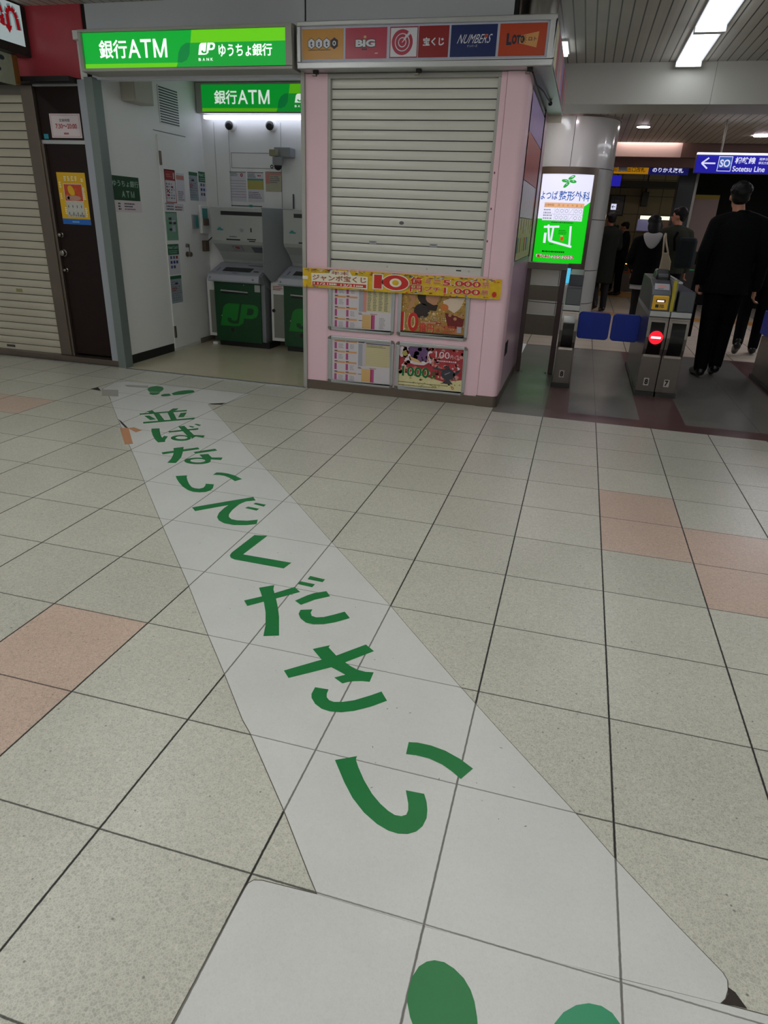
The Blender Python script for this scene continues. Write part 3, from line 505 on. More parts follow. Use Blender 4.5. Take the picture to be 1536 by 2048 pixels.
# ================================================================ FLOOR STICKERS
def flat(pts, z, m, t=0.0008):
    b = MB(); n = len(pts)
    vs = [(x, y, z) for x, y in pts] + [(x, y, z - t) for x, y in pts]
    b.add(vs, [tuple(range(n))] + [(i, i + n, (i + 1) % n + n, (i + 1) % n) for i in range(n)], m); return b
def glyph(b, name, m, z):
    for i, g in enumerate(GLYPHS[name]):
        if g[0] == 'ring':
            o, n = g[1], g[2]; k = len(o)
            b.add([(x, y, z) for x, y in o] + [(x, y, z) for x, y in n], [(i2, (i2 + 1) % k, k + (i2 + 1) % k, k + i2) for i2 in range(k)], m)
        else:
            b.add([(x, y, z + i * 0.00006) for x, y in g], [tuple(range(len(g)))], m)
ff = thing('floor_sticker', (-1.7, 0.3, 0), 'long worn white floor sticker strip with green Japanese characters running diagonally to the bank', 'floor sticker')
def grow(pts, d):
    n = len(pts); out = []; ar = sum(pts[i][0] * pts[(i + 1) % n][1] - pts[(i + 1) % n][0] * pts[i][1] for i in range(n)); s = 1 if ar > 0 else -1
    for i in range(n):
        p, q, r = Vector(pts[i - 1]), Vector(pts[i]), Vector(pts[(i + 1) % n]); a = (q - p).normalized() + (r - q).normalized()
        a = a.normalized() if a.length > 1e-6 else Vector((1, 0)); out.append((q.x + s * a.y * d, q.y - s * a.x * d))
    return out
m_edge_shade = M('grey edge shadow line', '#57504a', 0.8, noise=0.3, scale=80)  # dark rim below the stickers, paints the thin shadow line at their edges
flat(grow(STICK['strip'], .0022), 0.0006, m_edge_shade, .0004).build('shadow_edge', ff)
flat(STICK['strip'], 0.0012, m_stick).build('vinyl_strip', ff)
for nm in ('並', 'ば', 'な', 'い', 'で', 'く', 'だ', 'さ', 'い2'):
    b = MB(); glyph(b, nm, m_glyph, 0.0017); b.build('green_character', ff)
fp = thing('floor_sticker', (-3.3, 2.5, 0), 'small far floor sticker panel with two green footprints by the bank threshold', 'floor sticker')
flat(grow(STICK['toppanel'], .004), 0.0005, m_edge_shade, .0003).build('shadow_edge', fp); flat(STICK['toppanel'], 0.0010, m_stick).build('vinyl_panel', fp)
b = MB(); glyph(b, 'footprint_top', m_glyph, 0.0017); b.build('green_footprints', fp)
fn_ = thing('floor_sticker', (0, -1.3, 0), 'nearest floor sticker panel with two big green footprints at the bottom edge', 'floor sticker')
flat(grow(STICK['nearpanel'], .0025), 0.0004, m_edge_shade, .0003).build('shadow_edge', fn_); flat(STICK['nearpanel'], 0.0008, m_stick).build('vinyl_panel', fn_)
b = MB(); glyph(b, 'footprint_near', m_glyph, 0.0013); b.build('green_footprint', fn_)
b = MB(); glyph(b, 'footprint_near2', M('lighter green vinyl', '#37906a', 0.4, noise=0.04, scale=14), 0.0013); b.build('green_footprint', fn_)  # second footprint in a lighter green
m_tape = M('brown packing tape', '#b98462', 0.4, noise=0.06, scale=40)
tt = thing('tape', (-3.0, 1.5, 0), 'torn brown packing tape holding the left edge of the long sticker', 'tape')
flat(STICK['tape'], 0.0022, m_tape).build('tape_strip', tt); flat(STICK['tape2'], 0.0024, m_tape).build('tape_strip', tt)
m_ct = M('dusty clear tape', '#a09d98', 0.35)
for pts, lab in (([(-3.915, 2.43), (-3.79, 2.47), (-3.66, 2.29), (-3.79, 2.26)], 'dusty clear tape square at the far left corner of the footprint sticker'), ([(-3.85, 2.64), (-3.66, 2.70), (-3.62, 2.63), (-3.80, 2.60)], 'small grey tape scrap above the far footprint sticker')):
    tag(flat(pts, 0.0019, m_ct).build('tape'), lab, 'tape')
m_peel = M('exposed dark adhesive', '#2e2421', 0.8, noise=0.3, scale=60)
for k, lab in (('hole1', 'dark peeled patch at the far left corner of the footprint sticker'), ('hole2', 'dark peeled patch at the right corner of the far footprint sticker'), ('hole3', 'dark curled edge above the brown tape'), ('hole4', 'black worn hole at the near right tip of the long sticker')):
    tag(flat(STICK[k], 0.0014, m_peel).build('worn_patch'), lab, 'worn patch')
m_scuff = M('dark scuff', '#4c4642', 0.8)
rnd = random.Random(3)
sc_ = MB()
for k in range(70):
    t = rnd.random(); x = -3.0 + 2.9 * t + rnd.uniform(-.2, .2); y = 1.55 - 2.6 * t + rnd.uniform(-.2, .2); a = rnd.uniform(0, PI); L = rnd.uniform(0.001, 0.006); w = rnd.uniform(.0005, .0016)
    dx, dy = math.cos(a) * L, math.sin(a) * L
    sc_.add([(x - dy * w / L, y + dx * w / L, .00195), (x + dx, y + dy, .00195), (x + dy * w / L, y - dx * w / L, .00195), (x - dx, y - dy, .00195)], [(0, 3, 2, 1)], m_scuff)
tag(sc_.build('scuff_marks'), 'tiny dark scuffs scattered on the long floor sticker', 'scuff marks', kind='stuff')

# ================================================================ ROLLER SHUTTER (left shop)
def shutter(b, x0, x1, z0, z1, y, pitch, m, depth=0.016, round_=.35):
    """convex slats; profile in y-z swept along x"""
    pr = []; n = int(round((z1 - z0) / pitch)); pitch = (z1 - z0) / n
    for i in range(n):
        zb = z0 + i * pitch
        pr += [(y + depth, zb + 0.0), (y + depth, zb + pitch * 0.085)]
        for k in range(7):
            t = k / 6; pr.append((y + depth * round_ * (1 - math.sin(PI * (0.08 + 0.84 * t))), zb + pitch * (0.095 + 0.895 * t)))
    pr.append((y + depth, z1))
    vs = [(x0, a, c) for a, c in pr] + [(x1, a, c) for a, c in pr]; k = len(pr)
    mg = M('groove shade', '#3a3733', 0.8)  # dark groove faces put the shade between slats into the colour
    b.add(vs, [(i, i + 1, k + i + 1, k + i) for i in range(k - 1) if i % 9 not in (0, 1)], m)
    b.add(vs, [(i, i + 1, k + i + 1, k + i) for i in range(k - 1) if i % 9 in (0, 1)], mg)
    return b
m_sh1 = M('cream shutter slats', '#b8b2a2', 0.42, 0.1, noise=0.10, scale=4)
m_sh2 = M('grey white shutter slats', '#cdccc5', 0.38, 0.1, noise=0.03, scale=3)
sh = thing('roller_shutter', (-5.9, 3.3, 0.05), 'closed cream roller shutter of the left shop, beside the brown door', 'shutter')
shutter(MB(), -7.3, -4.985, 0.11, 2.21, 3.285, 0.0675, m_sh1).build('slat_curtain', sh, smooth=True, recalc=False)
b = MB(); b.box(-7.3, -4.985, 3.283, 3.31, 0.055, 0.11, m_sh1); b.build('bottom_bar', sh, bevel=0.003)
b = MB(); b.box(-7.3, -4.88, 3.275, 3.31, 2.205, 2.275, M('brown grey header', '#6a645c', 0.5)); b.build('header', sh)
b = MB(); b.box(-4.985, -4.868, 3.262, 3.32, 0.055, 2.27, m_steelb); b.build('guide_rail', sh, bevel=0.003)
b = Print((0, 3.281, 0)); b.rect(-5.40, 0.605, -5.33, 0.635, M('olive label', '#8b8259', 0.5)); b.rect(-5.63, 0.075, -5.53, 0.098, M('dark label', '#3e3b37', 0.5)); b.build('label_plate', sh, recalc=False)

# ================================================================ BROWN DOOR
m_wood = M('dark brown wood laminate', '#1e0f0d', 0.45, noise=0.25, scale=18, spec=0.25)
dr = thing('door_1', (-4.6, 3.3, 0.05), kind='structure')
b = MB(); b.box(-4.842, -4.402, 3.30, 3.33, 0.075, 1.845, m_wood); b.build('door_leaf', dr, bevel=0.002)
b = MB(); b.box(-4.866, -4.392, 3.285, 3.33, 1.845, 1.875, m_alu); b.build('door_rail', dr, bevel=0.002)
b = MB(); b.box(-4.86, -4.395, 3.30, 3.33, 1.875, 2.262, m_wood); b.build('transom_panel', dr)
b = MB(); b.box(-4.866, -4.392, 3.27, 3.33, 2.262, 2.285, m_alu); b.build('top_rail', dr, bevel=0.002)
b = MB(); b.box(-4.868, -4.842, 3.275, 3.33, 0.055, 1.845, m_steelb); b.build('door_jamb', dr)
for (z, r) in ((1.127, 0.017), (0.976, 0.026), (0.83, 0.015)):
    b = MB(); b.lathe((-4.81, 3.30, z), (0, -1, 0), [(0, r * 1.15), (0.006, r * 1.15), (0.008, r * 0.8), (0.022, r), (0.038, r * 0.92), (0.044, r * 0.4)], m_steel, 20); b.build('door_knob' if r > .02 else 'lock_cylinder', dr, smooth=True)
# notice with opening hours
m_paper = M('white paper', '#d9cdd3', 0.6); m_rtx = M('red print', '#a8323a', 0.6); m_ktx = M('dark print', '#33303a', 0.6); m_yel = M('yellow print', '#d8a90c', 0.5)
b = Print((-4.764, 3.2985, 1.893)); b.base(0, 0, 0.300, 0.178, m_paper, 0.001); b.frame(0.012, 0.010, 0.288, 0.168, 0.0018, m_rtx)
b.text('営業時間', 0.095, 0.118, 0.10, 0.022, m_ktx); b.text('7:30～20:00', 0.05, 0.068, 0.21, 0.036, m_rtx, bold=0.02); b.rows(0.125, 0.024, 0.185, 0.040, 1, m_rtx, 2, .8, .2, 4)
tag(b.build('notice', recalc=False), 'white opening hours notice with red border above the brown door', 'notice')
b = Print((-4.845, 3.298, 1.885)); b.base(0, 0, 0.045, 0.036, M('turquoise sticker', '#2b8fa6', 0.5), 0.001); tag(b.build('sticker'), 'small turquoise sticker at the left end of the door rail', 'sticker')
b = Print((-4.776, 3.2985, 1.220)); b.base(0, 0, 0.288, 0.412, m_yel, 0.001)
m_blue = M('blue print', '#1262b8', 0.5); m_org = M('orange food print', '#c0461a', 0.5, noise=0.5, scale=45)
b.rect(0, 0, 0.288, 0.045, m_blue); b.rows(0.10, 0.014, 0.20, 0.028, 1, M('pale blue print', '#8bb6e0', 0.5), 2, .7, .3, 4)
b.rect(0.055, 0.185, 0.245, 0.325, M('white print', '#cfd0cc', 0.5)); b.rect(0.06, 0.19, 0.24, 0.32, m_org, 2)
b.disc(0.13, 0.27, 0.03, 0.045, m_yel, 3, rot=0.5); b.disc(0.085, 0.215, 0.02, 0.02, M('pale bean print', '#b58a7a', 0.5), 3); b.disc(0.15, 0.212, 0.07, 0.02, M('pale bean print', '#b58a7a', 0.5), 3)
b.rect(0.06, 0.062, 0.24, 0.182, M('rice print', '#b9bab4', 0.5, noise=0.2, scale=70), 2)
for k in range(8): b.disc(0.082 + (k % 4) * 0.044, 0.09 + (k // 4) * 0.055, 0.004, 0.012, m_ktx, 3, 10)
b.text('シウマイ弁当', 0.085, 0.064, 0.15, 0.018, m_ktx, 4, 0.02)
m_crm = M('cream print', '#e8e0b8', 0.5)
for k in range(4): b.rows(0.07 + k * .037, 0.345, 0.095 + k * .037, 0.385, 3, m_crm, 2, .7, .2, k)
for (a, c, d) in ((.018, .20, .25), (.02, .29, .34), (.045, .08, .14), (.25, .20, .30), (.252, .06, .14), (.245, .34, .37)): b.rows(a - .004, c, a + .022, d, max(2, int((d - c) / .014)), m_crm, 2, .7, .2, 3)
tag(b.build('poster', recalc=False), 'yellow lunch box poster with a blue foot on the brown door', 'poster')

# ================================================================ PROJECTING SIGN, TOP LEFT
ps = thing('projecting_sign', (-4.86, 2.75, 2.45), 'dark green edged box sign with a red arrow on white, top left corner', 'sign')
m_dkg = M('dark green grey metal', '#27332f', 0.35, 0.3)
b = MB(); b.box(-4.93, -4.80, 2.15, 3.24, 2.452, 2.79, m_dkg); b.build('sign_box', ps, bevel=0.006)
m_face = M('pale sign face', '#cfe0e2', emit=0.42)
b = Print((-4.80, 0, 0), (0, 1, 0)); b.rect(2.18, 2.515, 3.185, 2.785, m_face, 2); b.build('sign_face', ps, recalc=False)
m_rs = M('red sign lettering', '#b01622', emit=0.35); m_hs = M('pale teal outline', '#9fc0c4', emit=0.3)
b = Print((-4.80, 0, 0), (0, 1, 0))
U = [(3.035, 2.60), (3.035, 2.70), (3.05, 2.735), (3.085, 2.745), (3.115, 2.725), (3.13, 2.69), (3.14, 2.615)]
b.line(U, 0.062, m_hs, 3); b.line(U, 0.034, m_rs, 4); b.poly([(2.995, 2.628), (3.035, 2.575), (3.07, 2.628)], m_rs, 4)
Fn = [[(2.93, 2.76), (2.905, 2.715), (2.965, 2.70)], [(2.965, 2.755), (2.985, 2.695)], [(2.935, 2.715), (2.945, 2.65)], [(2.915, 2.66), (2.99, 2.665), (2.985, 2.615)], [(2.99, 2.69), (2.96, 2.62)]]
for L_ in Fn: b.line(L_, 0.05, m_hs, 3)
for L_ in Fn: b.line(L_, 0.024, m_rs, 4)
b.build('lettering', ps, recalc=False)
cb = thing('shop_banner', (-4.9, 2.85, 2.27), 'patterned pale fabric banner with brown wooden edge under the top left sign', 'banner')
b = MB(); b.box(-4.885, -4.865, 2.4, 3.09, 2.24, 2.45, M('pale patterned fabric', '#9aa08e', 0.7, noise=0.25, scale=14)); b.build('fabric', cb)
b = MB(); b.box(-4.90, -4.85, 3.09, 3.13, 2.25, 2.448, M('varnished wood', '#7a4d1c', 0.4)); b.build('wooden_edge', cb)
b = Print((-4.865, 0, 0), (0, 1, 0))
for (y, z) in ((2.98, 2.41), (2.93, 2.33), (2.72, 2.38), (2.6, 2.31)): b.disc(y, z, 0.03, 0.017, M('navy blot', '#2b3540', 0.7), 1, 14)
b.build('blot_pattern', cb, recalc=False)

# ================================================================ BANK SIGNS
def bank_sign(b, a0, b0, w, h, e, yuucho=True):
    def q(u, v): return (a0 + u * w, b0 + v * h)
    def R(u0, v0, u1, v1, m, l): b.rect(a0 + u0 * w, b0 + v0 * h, a0 + u1 * w, b0 + v1 * h, m, l)
    k = '%.2f' % e
    g1 = M('lit bank green ' + k, '#00a330', emit=e); g2 = M('lit mid green ' + k, '#12a438', emit=e * 0.85); li = M('lit lime ' + k, '#62c514', emit=e); lf = M('lit leaf green ' + k, '#00813c', emit=e * 0.9); wh = M('lit white ' + k, '#eefcf2', emit=e * 1.15)
    R(0, 0, 1, 1, g1, 1)
    b.poly([q(.47, 0), q(1, 0), q(1, .66), q(.545, .66)], g2, 2)
    b.poly([q(0, 0), q(.47, 0), q(.478, .13), q(0, .13)], li, 3)
    b.poly([q(.548, .66), q(1, .66), q(1, 1), q(.556, 1)], li, 3)
    b.poly([q(.478, .14), q(.50, .13), q(.525, .20), q(.54, .36), q(.545, .66), q(.525, .66), q(.50, .56), q(.485, .40)], lf, 4)
    b.text('銀行', a0 + .082 * w, b0 + .27 * h, .145 * w, .52 * h, wh, 5, 0.018)
    b.text('A', a0 + .232 * w, b0 + .28 * h, .063 * w, .51 * h, wh, 5, 0.012); b.text('T', a0 + .298 * w, b0 + .28 * h, .054 * w, .51 * h, wh, 5, 0.012); letter_m(b, a0 + .362 * w, b0 + .28 * h, .068 * w, .51 * h, .011 * w, wh, 5)
    jp_logo(b, a0 + .583 * w, b0 + .33 * h, .078 * w, .32 * h, wh, g2, 5)
    [b.text(ch, a0 + (.583 + .0195 * k) * w, b0 + .165 * h, .012 * w, .08 * h, wh, 5, 0.02) for k, ch in enumerate('BANK')]
    if yuucho:
        b.text('ゆうちょ', a0 + .682 * w, b0 + .27 * h, .155 * w, .33 * h, wh, 5, 0.02); b.text('銀行', a0 + .842 * w, b0 + .27 * h, .092 * w, .33 * h, wh, 5, 0.02)
def letter_m(b, x, z, w, h, t, m, l):
    b.rect(x, z, x + t, z + h, m, l); b.rect(x + w - t, z, x + w, z + h, m, l)
    b.poly([(x, z + h), (x + t * 1.15, z + h), (x + w / 2 + t * .45, z), (x + w / 2 - t * .45, z)], m, l + 1); b.poly([(x + w, z + h), (x + w - t * 1.15, z + h), (x + w / 2 - t * .45, z), (x + w / 2 + t * .45, z)], m, l + 2)
def jp_logo(b, x, y, w, h, fg, bg, l):
    s = 0.12 * w   # slant
    def q(u, v): return (x + u * w + v * s, y + v * h)
    b.poly([q(0, 0), q(.42, 0), q(.53, .06), q(.60, .2), q(.60, 1), q(.12, 1), q(.04, .92), q(0, .8)], fg, l)
    b.poly([q(.60, .22), q(.60, 1), q(.44, 1), q(.44, .32), q(.41, .26), q(.35, .24), q(.29, .27), q(.27, .36), q(.16, .36), q(.18, .22), q(.27, .13), q(.38, .11), q(.5, .14)], bg, l + 1)
    b.poly([q(.49, 0.0), q(.62, .16), q(.62, 1), q(.50, 1), q(.50, .30)], fg, l + 2)
    b.poly([q(.62, 1), q(.62, .38), q(.84, .38), q(.95, .46), q(.98, .6), q(.98, .8), q(.93, .94), q(.83, 1)], fg, l)
    b.poly([q(.68, .84), q(.68, .54), q(.80, .54), q(.85, .60), q(.86, .72), q(.84, .80), q(.79, .84)], bg, l + 1)
sg = thing('illuminated_sign', (-3.32, 3.15, 2.31), 'large lit green bank sign over the machine recess', 'sign')
b = MB()
x0, x1, z0, z1 = -4.197, -2.452, 2.318, 2.588
b.box(x0, x1, 3.07, 3.30, z0, z1, m_alud)
b.box(x0, x1, 3.045, 3.07, z0, z0 + .020, m_alud); b.box(x0, x1, 3.045, 3.07, z1 - .018, z1, m_alud); b.box(x0, x0 + .022, 3.045, 3.07, z0 + .02, z1 - .018, m_alud); b.box(x1 - .05, x1, 3.045, 3.07, z0 + .02, z1 - .018, m_alud)
b.build('sign_frame', sg, bevel=0.002)
b = Print((0, 3.067, 0)); bank_sign(b, x0 + .025, z0 + .022, (x1 - .05) - (x0 + .025), .228, 0.95); b.build('lit_face', sg, recalc=False)
si = thing('illuminated_sign', (-3.4, 4.93, 2.27), 'smaller lit green bank sign on the back wall inside the recess', 'sign')
b = MB(); b.box(-4.29, -2.45, 4.90, 5.0, 2.285, 2.555, m_alud); b.box(-4.225, -2.45, 4.892, 4.9, 2.285, 2.30, m_alud); b.build('sign_frame', si, bevel=0.002)
b = Print((0, 4.898, 0)); bank_sign(b, -4.222, 2.30, 1.74, .235, 0.55); b.build('lit_face', si, recalc=False)
b = MB(); b.box(-4.215, -2.47, 4.90, 4.955, 2.238, 2.27, M('recess tube glow', '#e6ecff', emit=3.4)); tag(b.build('tube_light'), 'slim tube light under the small bank sign in the recess', 'light')
# ================================================================ BANK RECESS
m_atmw = M('pale grey machine plastic', '#a6a9a8', 0.42, noise=0.02, scale=5); m_atmg = M('machine green', '#04401f', 0.38); m_atms = M('grey machine side', '#7b8085', 0.42)
m_lg = M('logo green', '#0a7a22', 0.4); m_lgd = M('logo dark green', '#06461f', 0.4); m_cons = M('white console top', '#a9acb8', 0.4); m_scr = M('dark screen', '#24262c', 0.15)
m_tealp = M('teal print', '#3f8a86', 0.5); m_pwh = M('pale sheet', '#a9aab6', 0.5); m_dkp = M('slot black', '#101214', 0.4)
def atm(x, label):
    t = thing('cash_machine', (x + 0.29, 4.83, 0.004), label, 'cash machine', 'cash machines in the bank recess')
    X = lambda a: x + a
    b = MB(); b.box(X(0), X(.59), 4.69, 5.0, .07, .70, m_atms); b.build('cabinet', t, bevel=0.004)
    b = MB(); b.box(X(.02), X(.62), 4.70, 4.99, .004, .07, m_black); b.build('plinth', t)
    # green front with logo
    b = MB(); b.box(X(.0), X(.545), 4.668, 4.69, .06, .69, m_atmg); b.build('front_panel', t, bevel=0.003)
    b = Print((x, 4.6675, 0))
    jp_logo(b, .055, .225, .43, .24, m_lg, m_atmg, 1)
    for k, ch in enumerate('BANK'): b.text(ch, .055 + k * .138, .118, .055, .062, m_lgd, 1, 0.02)
    b.rect(.085, .565, .40, .585, m_dkp, 1); b.disc(.075, .33, .006, .006, m_pwh, 3, 10); b.disc(.20, .185, .02, .022, m_dkp, 3, 16)
    b.rect(.19, .178, .214, .183, M('dull red', '#5b1512'), 4); b.rect(.48, .60, .545, .672, m_atmw, 1); b.disc(.355, .662, .006, .004, m_pwh, 3, 10)
    b.build('logo_print', t, recalc=False)
    b = MB(); b.tube([(X(.085), 4.655, .598), (X(.405), 4.655, .590)], 0.008, m_atmw, 8); b.build('drawer_handle', t, smooth=True)
    # console
    b = MB(); b.prism([(4.60, .69), (4.588, .705), (4.60, .765), (4.625, .775), (4.90, .865), (4.99, .87), (4.99, .60), (4.86, .60), (4.70, .68)], 'x', X(-.03), X(.565), m_cons); b.build('console', t, bevel=0.006)
    b = MB(); b.prism([(4.61, .77), (4.66, .79), (4.95, .72), (4.99, .68), (4.99, .55), (4.70, .66)], 'x', X(.565), X(.60), m_atms); b.build('console_cheek', t, bevel=0.004)
    nx = Vector((0, 4.90 - 4.625, .865 - .775)).normalized()
    b = Print((x, 4.625, .776), (1, 0, 0), nx)
    b.rect(.10, .055, .43, .165, m_scr, 1); b.rect(.03, .05, .05, .15, M('lilac print', '#7c7f9c', 0.5), 1); b.rect(-.01, .018, .05, .024, M('pinkish print', '#9a5570', 0.5), 1)
    b.rect(.46, .07, .52, .095, m_dkp, 1); b.rect(.13, .015, .165, .022, M('red mark', '#a83a3a', 0.5), 1); b.rect(.24, .012, .30, .028, M('blue grey mark', '#6a7490', 0.5), 1); b.rect(.33, .23, .52, .245, m_dkp, 1)
    b.build('touch_screen', t, recalc=False)
    b = MB()
    for a in (0.0, .50): b.lathe((X(a), 4.593, .728), (0, -1, 0), [(0, .012), (.003, .011)], m_atms, 14)
    b.build('console_button', t, smooth=True)
    # hood
    b = MB(); b.prism([(4.665, 1.418), (4.665, 1.10), (4.685, 1.065), (4.80, .985), (4.88, .90), (4.90, .865), (5.0, .86), (5.0, 1.418)], 'x', X(.01), X(.60), m_atmw); b.build('hood', t, bevel=0.008)
    b = MB(); q_ = [(0, 1.425), (0, .80), (.25, .70), (1, .90), (1, 1.425)]; pv = [(X(.60) + .205 * s_, 4.662 + .325 * s_, z) for s_, z in q_] + [(X(.588) + .205 * s_, 4.668 + .325 * s_, z) for s_, z in q_]
    b.add(pv, [(0, 1, 2, 3, 4), (9, 8, 7, 6, 5)] + [(i, i + 5, (i + 1) % 5 + 5, (i + 1) % 5) for i in range(5)], M('privacy panel grey', '#8d9194', 0.5)); b.build('privacy_panel', t)
    b = Print((x, 4.6645, 0))
    b.rect(.13, 1.345, .60, 1.382, m_dkp, 1); b.rect(.08, 1.192, .15, 1.232, m_pwh, 1); b.rect(.08, 1.196, .15, 1.212, m_tealp, 2); b.disc(.11, 1.215, .02, .012, m_tealp, 2, 14)
    b.rect(.18, 1.105, .34, 1.118, m_dkp, 1); b.rect(.42, 1.115, .52, 1.126, m_dkp, 1); b.rect(.44, 1.098, .51, 1.108, m_dkp, 1); b.rect(.46, 1.19, .475, 1.23, m_dkp, 1)
    b.rows(.22, 1.13, .33, 1.15, 1, m_ktx, 1, seed=3); b.disc(.36, 1.205, .022, .018, M('steel lock', '#a9abb0', 0.2, 0.9), 1, 16)
    b.build('slot_print', t, recalc=False)
    s_ = Vector((0, 4.685 - 4.80, 1.065 - .985)).normalized()
    b = Print((x, 4.798, .9835), (1, 0, 0), s_)
    b.rect(.22, .035, .33, .115, m_dkp, 1); b.rect(.225, .04, .325, .11, m_pwh, 2); b.disc(.275, .085, .03, .02, M('red mark'), 3, 14); b.rect(.44, .01, .59, .11, M('slate cover', '#5b6068', 0.4), 1)
    b.build('card_slot_print', t, recalc=False)
    return t
a1 = atm(-4.085, 'green fronted cash machine nearest the door, its logo fully visible')
a2 = dup(a1, (0.815, 0, 0), 'green fronted cash machine half hidden behind the pink booth', 'cash machines in the bank recess')
m_perf = M('perforated grey panel', '#86857f', 0.6, noise=0.25, scale=160)
def low_cab(x0, x1, label):
    t = thing('low_cabinet', ((x0 + x1) / 2, 4.9, .06), label, 'cabinet')
    b = MB(); b.prism([(4.78, .085), (4.78, .70), (4.99, .81), (4.99, .085)], 'x', x0, x1, m_white); b.build('body', t, bevel=0.004)
    b = MB(); b.box(x0 + .03, x1 - .012, 4.776, 4.78, .12, .58, m_perf); b.build('vent_panel', t)
    return t
low_cab(-4.235, -4.118, 'low white cabinet with perforated front left of the first cash machine')
c2 = low_cab(-3.468, -3.302, 'low white cabinet with black knob between the two cash machines')
b = MB(); b.lathe((-3.435, 4.776, .41), (0, -1, 0), [(0, .018), (.012, .018), (.014, .012)], m_black, 16); b.build('knob', c2, smooth=True)
b = Print((-3.44, 4.7755, .62)); b.rows(0, 0, .12, .05, 3, M('red mark'), 1, seed=5); b.build('red_print', c2, recalc=False)
b = MB(); b.box(-4.16, -4.10, 4.70, 4.76, .004, .03, m_white); tag(b.build('door_stop', bevel=0.003), 'small white block on the recess floor by the first cash machine', 'door stop')
# wall mounted pieces on the back wall
for k, x in enumerate((-3.962, -3.508)):
    t = thing('dome_camera', (x, 4.99, 2.187), ['left of the two black dome cameras under the recess light', 'right of the two black dome cameras under the recess light'][k], 'camera', 'dome cameras under the recess light')
    b = MB(); b.lathe((x + .012, 5.0, 2.19), (0, -1, 0), [(0, .056), (.02, .054), (.035, .045)], m_white, 24); b.build('mount', t, smooth=True)
    b = MB(); b.ball((x, 4.955, 2.187), .043, m_black, 20, (1, .75, 1)); b.build('dome', t, smooth='all')
t = thing('dome_camera', (-3.36, 4.9, 1.78), 'beige bracket camera with a black dome hanging right of the notices', 'camera')
m_bei = M('beige plastic', '#8f8c72', 0.5); m_g2 = M('pale grey plastic', '#8c8f94', 0.5)
b = MB(); b.box(-3.43, -3.25, 4.86, 5.0, 1.90, 1.99, m_g2); b.build('bracket', t, bevel=0.01)
b = MB(); b.box(-3.455, -3.375, 4.80, 4.86, 1.905, 1.965, m_bei); b.build('bracket_cap', t, bevel=0.008)
b = MB(); b.lathe((-3.39, 4.87, 1.90), (0, 0, -1), [(0, .055), (.06, .055), (.075, .045)], m_g2, 24); b.build('housing', t, smooth=True)
b = MB(); b.ball((-3.39, 4.87, 1.825), .042, m_black, 20, (1, 1, 1.1)); b.build('dome', t, smooth='all')
b = Print((0, 4.9985, 0)); m_ln = M('panel outline', '#3d4148', 0.6)
b.frame(-3.976, 1.80, -3.41, 1.944, .004, m_ln, 1); b.rect(-3.41, 1.43, -3.406, 1.80, m_ln, 1); b.ring(-3.515, 1.822, .008, .018, m_ln, 2); tag(b.build('access_panel', recalc=False), 'outlined access panel with a round lock above the notices', 'access panel')
m_not = M('grey white notice', '#c8c6cf', 0.55); m_gr = M('green band print', '#1d5a3c', 0.5); m_lil = M('lilac lines', '#6a5a72', 0.5); m_yn = M('dull yellow', '#a8a055', 0.5); m_pk = M('salmon print', '#b87c74', 0.5)
def note(name, o, U, a1, b1, label, fn, bm=m_not):
    b = Print(o, U); b.base(0, 0, a1, b1, bm, 0.001); fn(b); tag(b.build(name, recalc=False), label, 'notice')
def n1(b):
    b.rect(0, .277, .19, .283, m_ktx); b.text('0', .125, .235, .03, .035, m_rtx, 2, .04)
    for k in range(7): b.rect(.005, .04 + k * .026, .185, .043 + k * .026, m_lil)
    b.rows(.01, .24, .11, .275, 3, m_gr, 2, seed=8)
note('notice', (-4.005, 4.998, 1.483), (1, 0, 0), .19, .283, 'notice with a red zero over the first cash machine', n1)
def n2(b):
    b.rect(0, .277, .185, .283, m_ktx); b.rect(0, .12, .185, .205, m_yn); b.rect(.0, .205, .185, .222, m_tealp)
    b.rows(.005, .23, .1, .27, 3, m_ktx, 2, seed=9); b.rows(.12, .235, .17, .265, 1, m_rtx, 2, seed=9); b.rows(.01, .03, .17, .10, 4, m_lil, 2, seed=4)
note('notice', (-3.80, 4.998, 1.483), (1, 0, 0), .185, .283, 'notice with a yellow middle band beside the red zero notice', n2)
def n3(b):
    b.rect(0, .182, .185, .187, m_ktx); b.rect(0, .155, .185, .178, m_pk); b.rect(0, .075, .05, .155, m_pk); b.rows(.055, .08, .17, .15, 4, m_lil, 2, seed=4)
note('notice', (-3.592, 4.998, 1.586), (1, 0, 0), .185, .187, 'salmon and cream notice left of the bracket camera', n3, M('cream notice', '#a9a68e', 0.55))
b = Print((-4.00, 4.998, 1.436)); b.rect(0, 0, .21, .008, m_dkp); b.rect(.25, 0, .36, .008, m_dkp); b.disc(.23, .006, .03, .012, m_tealp, 2, 14); tag(b.build('label_strip', recalc=False), 'thin black and teal label strip above the first machine hood', 'label')
b = MB(); b.tube([(-3.275, 4.985, 1.57), (-3.275, 4.985, 1.43)], .008, m_ln, 8); tag(b.build('cable_conduit', smooth=True), 'short dark conduit above the second cash machine', 'conduit')
